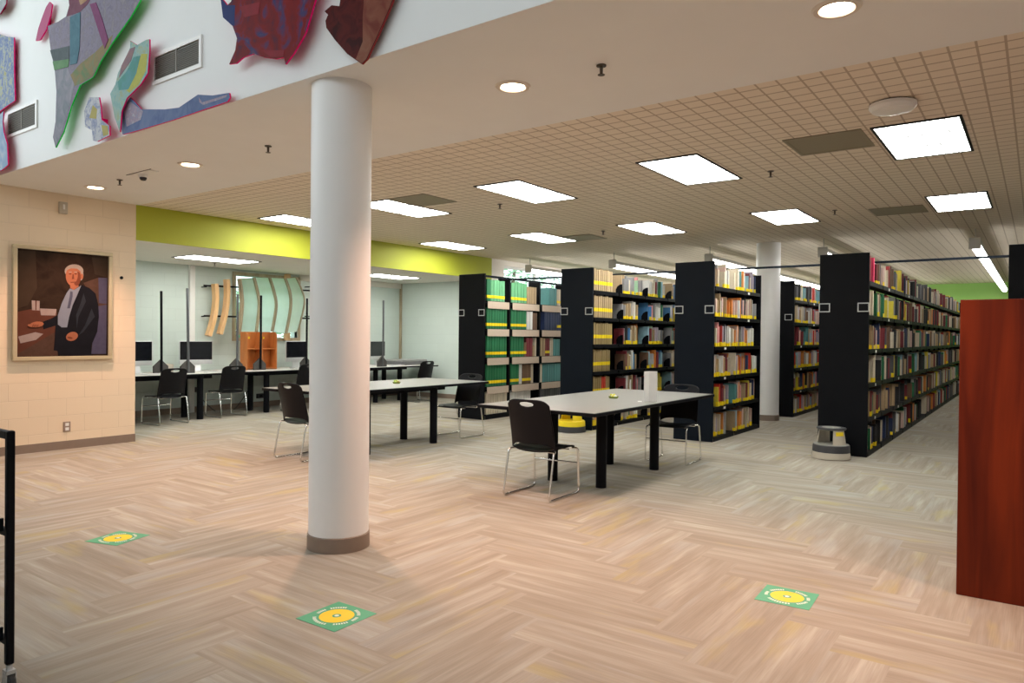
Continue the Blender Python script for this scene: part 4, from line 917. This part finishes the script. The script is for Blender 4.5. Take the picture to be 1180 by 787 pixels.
def fill(case, y0, zs, names, bays, pal, rg, yl_p, xmax, gap_p=.10, tmin=.022, tmax=.052, skip=None, prot=.05, start=0, first=()):
    for zi, z in enumerate(zs):
        n = 0
        for bi in range(len(bays)-1):
            if skip and skip(zi, bi): continue
            x = bays[bi]+.03+(rg.uniform(0, .03)); xe = bays[bi+1]-.035
            if start:
                g = start*rg.uniform(.7, 1.2); ENDS.append((case, names[zi], bi, x+g-.035, y0+.02, z)); x += g
            if bi == 0 and first and zi == len(zs)-1:
                for cn, w, h, d, yo, yl in first:
                    n += 1; addbook(kind='book', case=case, shelf=names[zi], n=n, cn=cn, col=CN[cn], x=x+w/2, y=y0+yo, z=z+.0008, w=w-.002, h=h, d=d, yl=yl, lean=0, xmax=xmax, pri=9); x += w+(.13 if cn == 'black' else .012)
            room = (zs[zi+1]-z-.06) if zi+1 < len(zs) else .34
            full = rg.uniform(.8, 1.0)
            run = rg.choice(pal)
            while True:
                w = rg.uniform(tmin, tmax)
                if x+w > bays[bi]+(xe-bays[bi])*full: break
                h = min(room, rg.uniform(.225, .315)+(.03 if rg.random() < .12 else 0)); d = rg.uniform(.15, .20)
                if rg.random() < .7: run = rg.choice(pal)
                n += 1; cn = run; c = CN[cn]; j = rg.uniform(.8, 1.2)
                lean = 0
                if rg.random() < gap_p:
                    x += rg.uniform(.05, .14)
                    if x+w > xe: break
                addbook(kind='book', case=case, shelf=names[zi], n=n, cn=cn, col=tuple(min(.9, q*j) for q in c), x=x+w/2, y=y0+(yo := .012+rg.random()**1.6*prot), z=z+.0008, w=w-.0012, h=h, d=min(d, .232-yo), yl=((.0, .045+.02*rg.random()) if rg.random() < yl_p(x, zi) else None), lean=lean, xmax=xmax)
                x += w
rg = random.Random(21)
mixR = ['cream']*5+['tan']*4+['brown']*3+['maroon']*4+['black']*4+['navy blue']*2+['grey']*2+['dark grey']*3+['dark green']*2+['white']*2+['dark red', 'orange', 'yellow', 'pale pink', 'light blue']
fill('longest bookcase', YR, ZS6, SN6, bR, mixR, rg, lambda x, z: (.55 if x < 10.4 else .22 if x < 12.0 else .05), 99, (.17), tmin=.026, tmax=.068, prot=.085, first=[('cream', .03, .30, .2, .02, (0, .06)), ('dark red', .045, .31, .2, .015, None), ('black', .05, .27, .19, .02, None), ('hot pink', .06, .31, .21, .013, None), ('cream', .03, .25, .18, .04, (0, .06))])
mix3 = ['cream']*4+['tan']*3+['pale pink']*4+['white']*3+['orange']*2+['brown']*1+['maroon']*2+['grey']*2+['lilac']*2+['bright red', 'black', 'navy blue', 'teal', 'light blue', 'pink', 'yellow']
fill('bookcase behind the table', Y3, ZS6, SN6, b3, mix3, rg, lambda x, z: .9, 99, .08, prot=.065)
fill('bookcase past the rear column', Y3, ZS6, SN6, b4, mix3+['maroon', 'tan', 'dark grey'], rg, lambda x, z: .8, 943)
mix2 = ['white']*4+['cream']*4+['bright red']*2+['pink']*2+['orange']*2+['grey']*3+['light blue']*2+['tan']*3+['maroon']*2+['dark green', 'pale green', 'light green', 'black', 'blue', 'yellow', 'lilac', 'brown']
fill('tan-volume bookcase', Y2, ZS6, SN6, b2, mix2, rg, lambda x, z: .75, 779, .10, skip=lambda z, b_: b_ == 0, prot=.06, start=.17)
# bound volumes: tan sets in bay one of the second bookcase
def vol(case, y0, z, shelf, x, w, h, cn, n, yl, xmax, d=.2, lean=0, yo=.015, back=False):
    c = CN[cn]; j = rg.uniform(.88, 1.12)
    addbook(kind='vol', case=case, shelf=shelf, n=n, cn=cn, col=tuple(min(.9, q*j) for q in c), x=x+w/2, y=y0+yo+rg.uniform(0, .006), z=z+.0008, w=w-.007, h=h, d=d, yl=yl, lean=lean, xmax=xmax, back=back)
for zi in range(1, 6):
    x = FRONT+.075; n = 0; k = 9 if zi > 2 else 8
    for i in range(k):
        w = .066; n += 1
        if x+w > 10.28: break
        cn = 'tan' if zi > 3 else 'olive tan'
        if zi == 1 and i in (4, 5): cn = 'bright red'
        vol('tan-volume bookcase', Y2, ZS6[zi], SN6[zi], x+.003, w-.006, .325+.012*(n % 3 == 1), cn, n, (.095, .15), 779); x += w
    if zi == 1: pass
x = FRONT+.08
for i in range(7): vol('tan-volume bookcase', Y2, ZS6[0], SN6[0], x, .055, .27, ('tan', 'orange', 'cream', 'brown')[i % 4], i+1, (0, .09), 779); x += .055
x = 10.55
for i in range(9): vol('tan-volume bookcase, rear side', Y2+.56, ZS6[5], 'top', x, .075, .325, 'dark red', i+1, None, 779, .2, 0, -.015, True); x += .08
# green bound volumes of the first bookcase
def seq(z, shelf, items):
    n = 0
    for x, xs in items:
        for cn, w, h, yl in xs:
            n += 1; vol('green-volume bookcase', Y1, z, shelf, x, w, h, cn, n, yl, 642, .21); x += w
ly = (.05, .10)
G = lambda k, c='dark green', h=.36, w=.072: [(c, w, h+.006*(i % 3), ly) for i in range(k)]
T = lambda k, c='olive tan', h=.34, w=.085, y=None: [(c, w, h, y) for i in range(k)]
A, B_, C_, D_ = b1[0]+.05, b1[1]+.035, b1[2]+.035, b1[3]+.035
seq(ZS5[4], 'top', [(A, G(1, 'dark green', .37, .11)+G(5, 'light green', .355, .08)), (B_, G(5, 'light green', .35, .095)+T(4, 'tan', .31, .08)), (C_+.28, T(3, 'teal', .33, .09)+T(2, 'cream', .32, .07, ly)), (D_, T(8, 'brown', .3, .08))])
seq(ZS5[3], 'second', [(A, G(8)), (B_, G(6, w=.08)+T(1, 'white', .33, .10)+T(1, 'white', .33, .09)+T(2, 'brown', .31, .075)), (C_+.12, T(5, 'navy blue', .34, .09)+G(2, 'navy blue', .33)), (D_, T(9, 'tan', .3, .08))])
seq(ZS5[2], 'third', [(A, G(8)), (B_, G(5, w=.08)+T(1, 'brown', .26, .08, ly)+T(2, 'maroon', .34, .10)+T(1, 'tan', .2, .07)+T(1, 'cream', .34, .06)), (C_, T(2, 'tan', .34, .08)+T(2, 'maroon', .33, .08, ly)+T(2, 'cream', .34, .06)+T(3, 'teal', .32, .08)), (D_, T(8, 'maroon', .3, .08))])
seq(ZS5[1], 'fourth', [(A, G(8)), (B_, G(3, w=.085)+T(1, 'white', .35, .10)+T(4, 'brown', .34, .07, ly)+T(1, 'cream', .35, .08)), (C_, T(1, 'cream', .34, .07)+T(8, 'teal', .34, .08, None)), (D_, T(8, 'grey', .3, .08))])
seq(ZS5[0], 'bottom', [(A, T(9, 'cream', .36, .066)), (B_, T(9, 'white', .34, .07)), (C_, T(9, 'dark grey', .33, .08)), (D_, T(8, 'grey', .3, .08))])

# black bookends between the book groups
def bookend(x, y, z, label):
    t = thing('bookend', label, 'bookend', (x, y, z), 0, 'black metal bookends')
    b = MB().prism([(0, 0), (.12, 0), (.12, .07), (.09, .12), (.04, .15), (0, .15)], lambda q, k: (.003*k, q[0], q[1])); fix_normals(b.build('plate', M['black'], t))
    MB().box(.0031, .025, 0, .13, 0, .002).build('foot', M['black'], t)

for case, sh, bi, x, y, z in ENDS:
    if proj((x, y, z))[0] < 779: bookend(x, y, z+.0008, f"black bookend in bay {('two', 'three', 'four', 'five')[bi-1]} from the end panel, {sh} shelf, tan volumes bookcase")
# choose which books stand alone
def area(k):
    u, v, t = proj((k['x'], k['y'], k['z']+k['h']/2))
    if u > min(k['xmax'], 1100)+2 or u < 0 or t < 0: return 0
    return k['h']*(k['w']*.35+.03)/(t*t)*1e3*k.get('pri', 1)
small = []
for kind, lim in (('book', 300), ('vol', 250)):
    L = [k for k in BOOKS if k['kind'] == kind]; L.sort(key=area, reverse=True)
    for i, k in enumerate(L): k['solo'] = i < lim and area(k) > 0
WHERE = {'longest bookcase': 'longest bookcase', 'bookcase behind the table': 'short bookcase behind table', 'bookcase past the rear column': 'bookcase past rear column', 'tan-volume bookcase': 'tan volumes bookcase', 'tan-volume bookcase, rear side': 'rear of tan volumes bookcase', 'green-volume bookcase': 'green volumes bookcase'}
mats = [M['cover'], M['pages'], M['label_y']]
rest = {'book': (MB(), []), 'vol': (MB(), [])}
def paint(me, cols):
    at = me.attributes.new('cover', 'FLOAT_COLOR', 'FACE'); flat = [c for q in cols for c in q]; at.data.foreach_set('color', flat)
for k in BOOKS:
    o_ = Vector((k['x'], k['y'], k['z']))
    if not k['solo']:
        b, cols = rest[k['kind']]; book_mb(b, k, o_, cols); continue
    b = MB(); cols = []; book_mb(b, k, cols=cols); nm = 'book' if k['kind'] == 'book' else 'bound_volume'
    me = b.mesh(nm, mats); paint(me, cols); o = bpy.data.objects.new(nm, me); C.objects.link(o); o.location = o_
    w = WHERE[k['case']]
    lab = f"{k['cn']} {'book' if nm=='book' else 'bound volume'}, {ord_(k['n'])} from end panel, {k['shelf']} shelf, {w}"
    tag(o, lab, 'book' if nm == 'book' else 'bound volume', f"{'books' if nm=='book' else 'bound volumes'} on the {k['shelf']} shelf of {w}")
for kind, nm, lab in (('book', 'books', 'long rows of smaller-looking books receding along the black bookcases'), ('vol', 'bound_volumes', 'bound volumes mostly hidden behind the next bookcase')):
    b, cols = rest[kind]
    if not b.f: continue
    o = b.build(nm, mats); paint(o.data, cols); tag(o, lab, 'books' if kind == 'book' else 'bound volumes', None, 'stuff')

# matt artist's paint on the panels and the portrait
for m in bpy.data.materials:
    if m.name.startswith(('art_', 'portrait_')):
        m.node_tree.nodes['Principled BSDF'].inputs['Specular IOR Level'].default_value = .06
# ------------------------------------------------------------------ daylight and render settings
W = bpy.data.worlds.new('sky'); S.world = W; W.use_nodes = True
bg = W.node_tree.nodes['Background']; bg.inputs[0].default_value = (.85, .94, 1.0, 1); bg.inputs[1].default_value = 3.05
S.view_settings.view_transform = 'Standard'; S.view_settings.look = 'None'; S.view_settings.gamma = 1; S.view_settings.use_curve_mapping = False
S.view_settings.exposure = -.12
cy = S.cycles
cy.use_denoising = True
try: cy.denoiser = 'OPENIMAGEDENOISE'
except Exception: pass
cy.max_bounces = 8; cy.diffuse_bounces = 5; cy.glossy_bounces = 3; cy.transparent_max_bounces = 12
cy.sample_clamp_indirect = 6; cy.caustics_reflective = False; cy.caustics_refractive = False
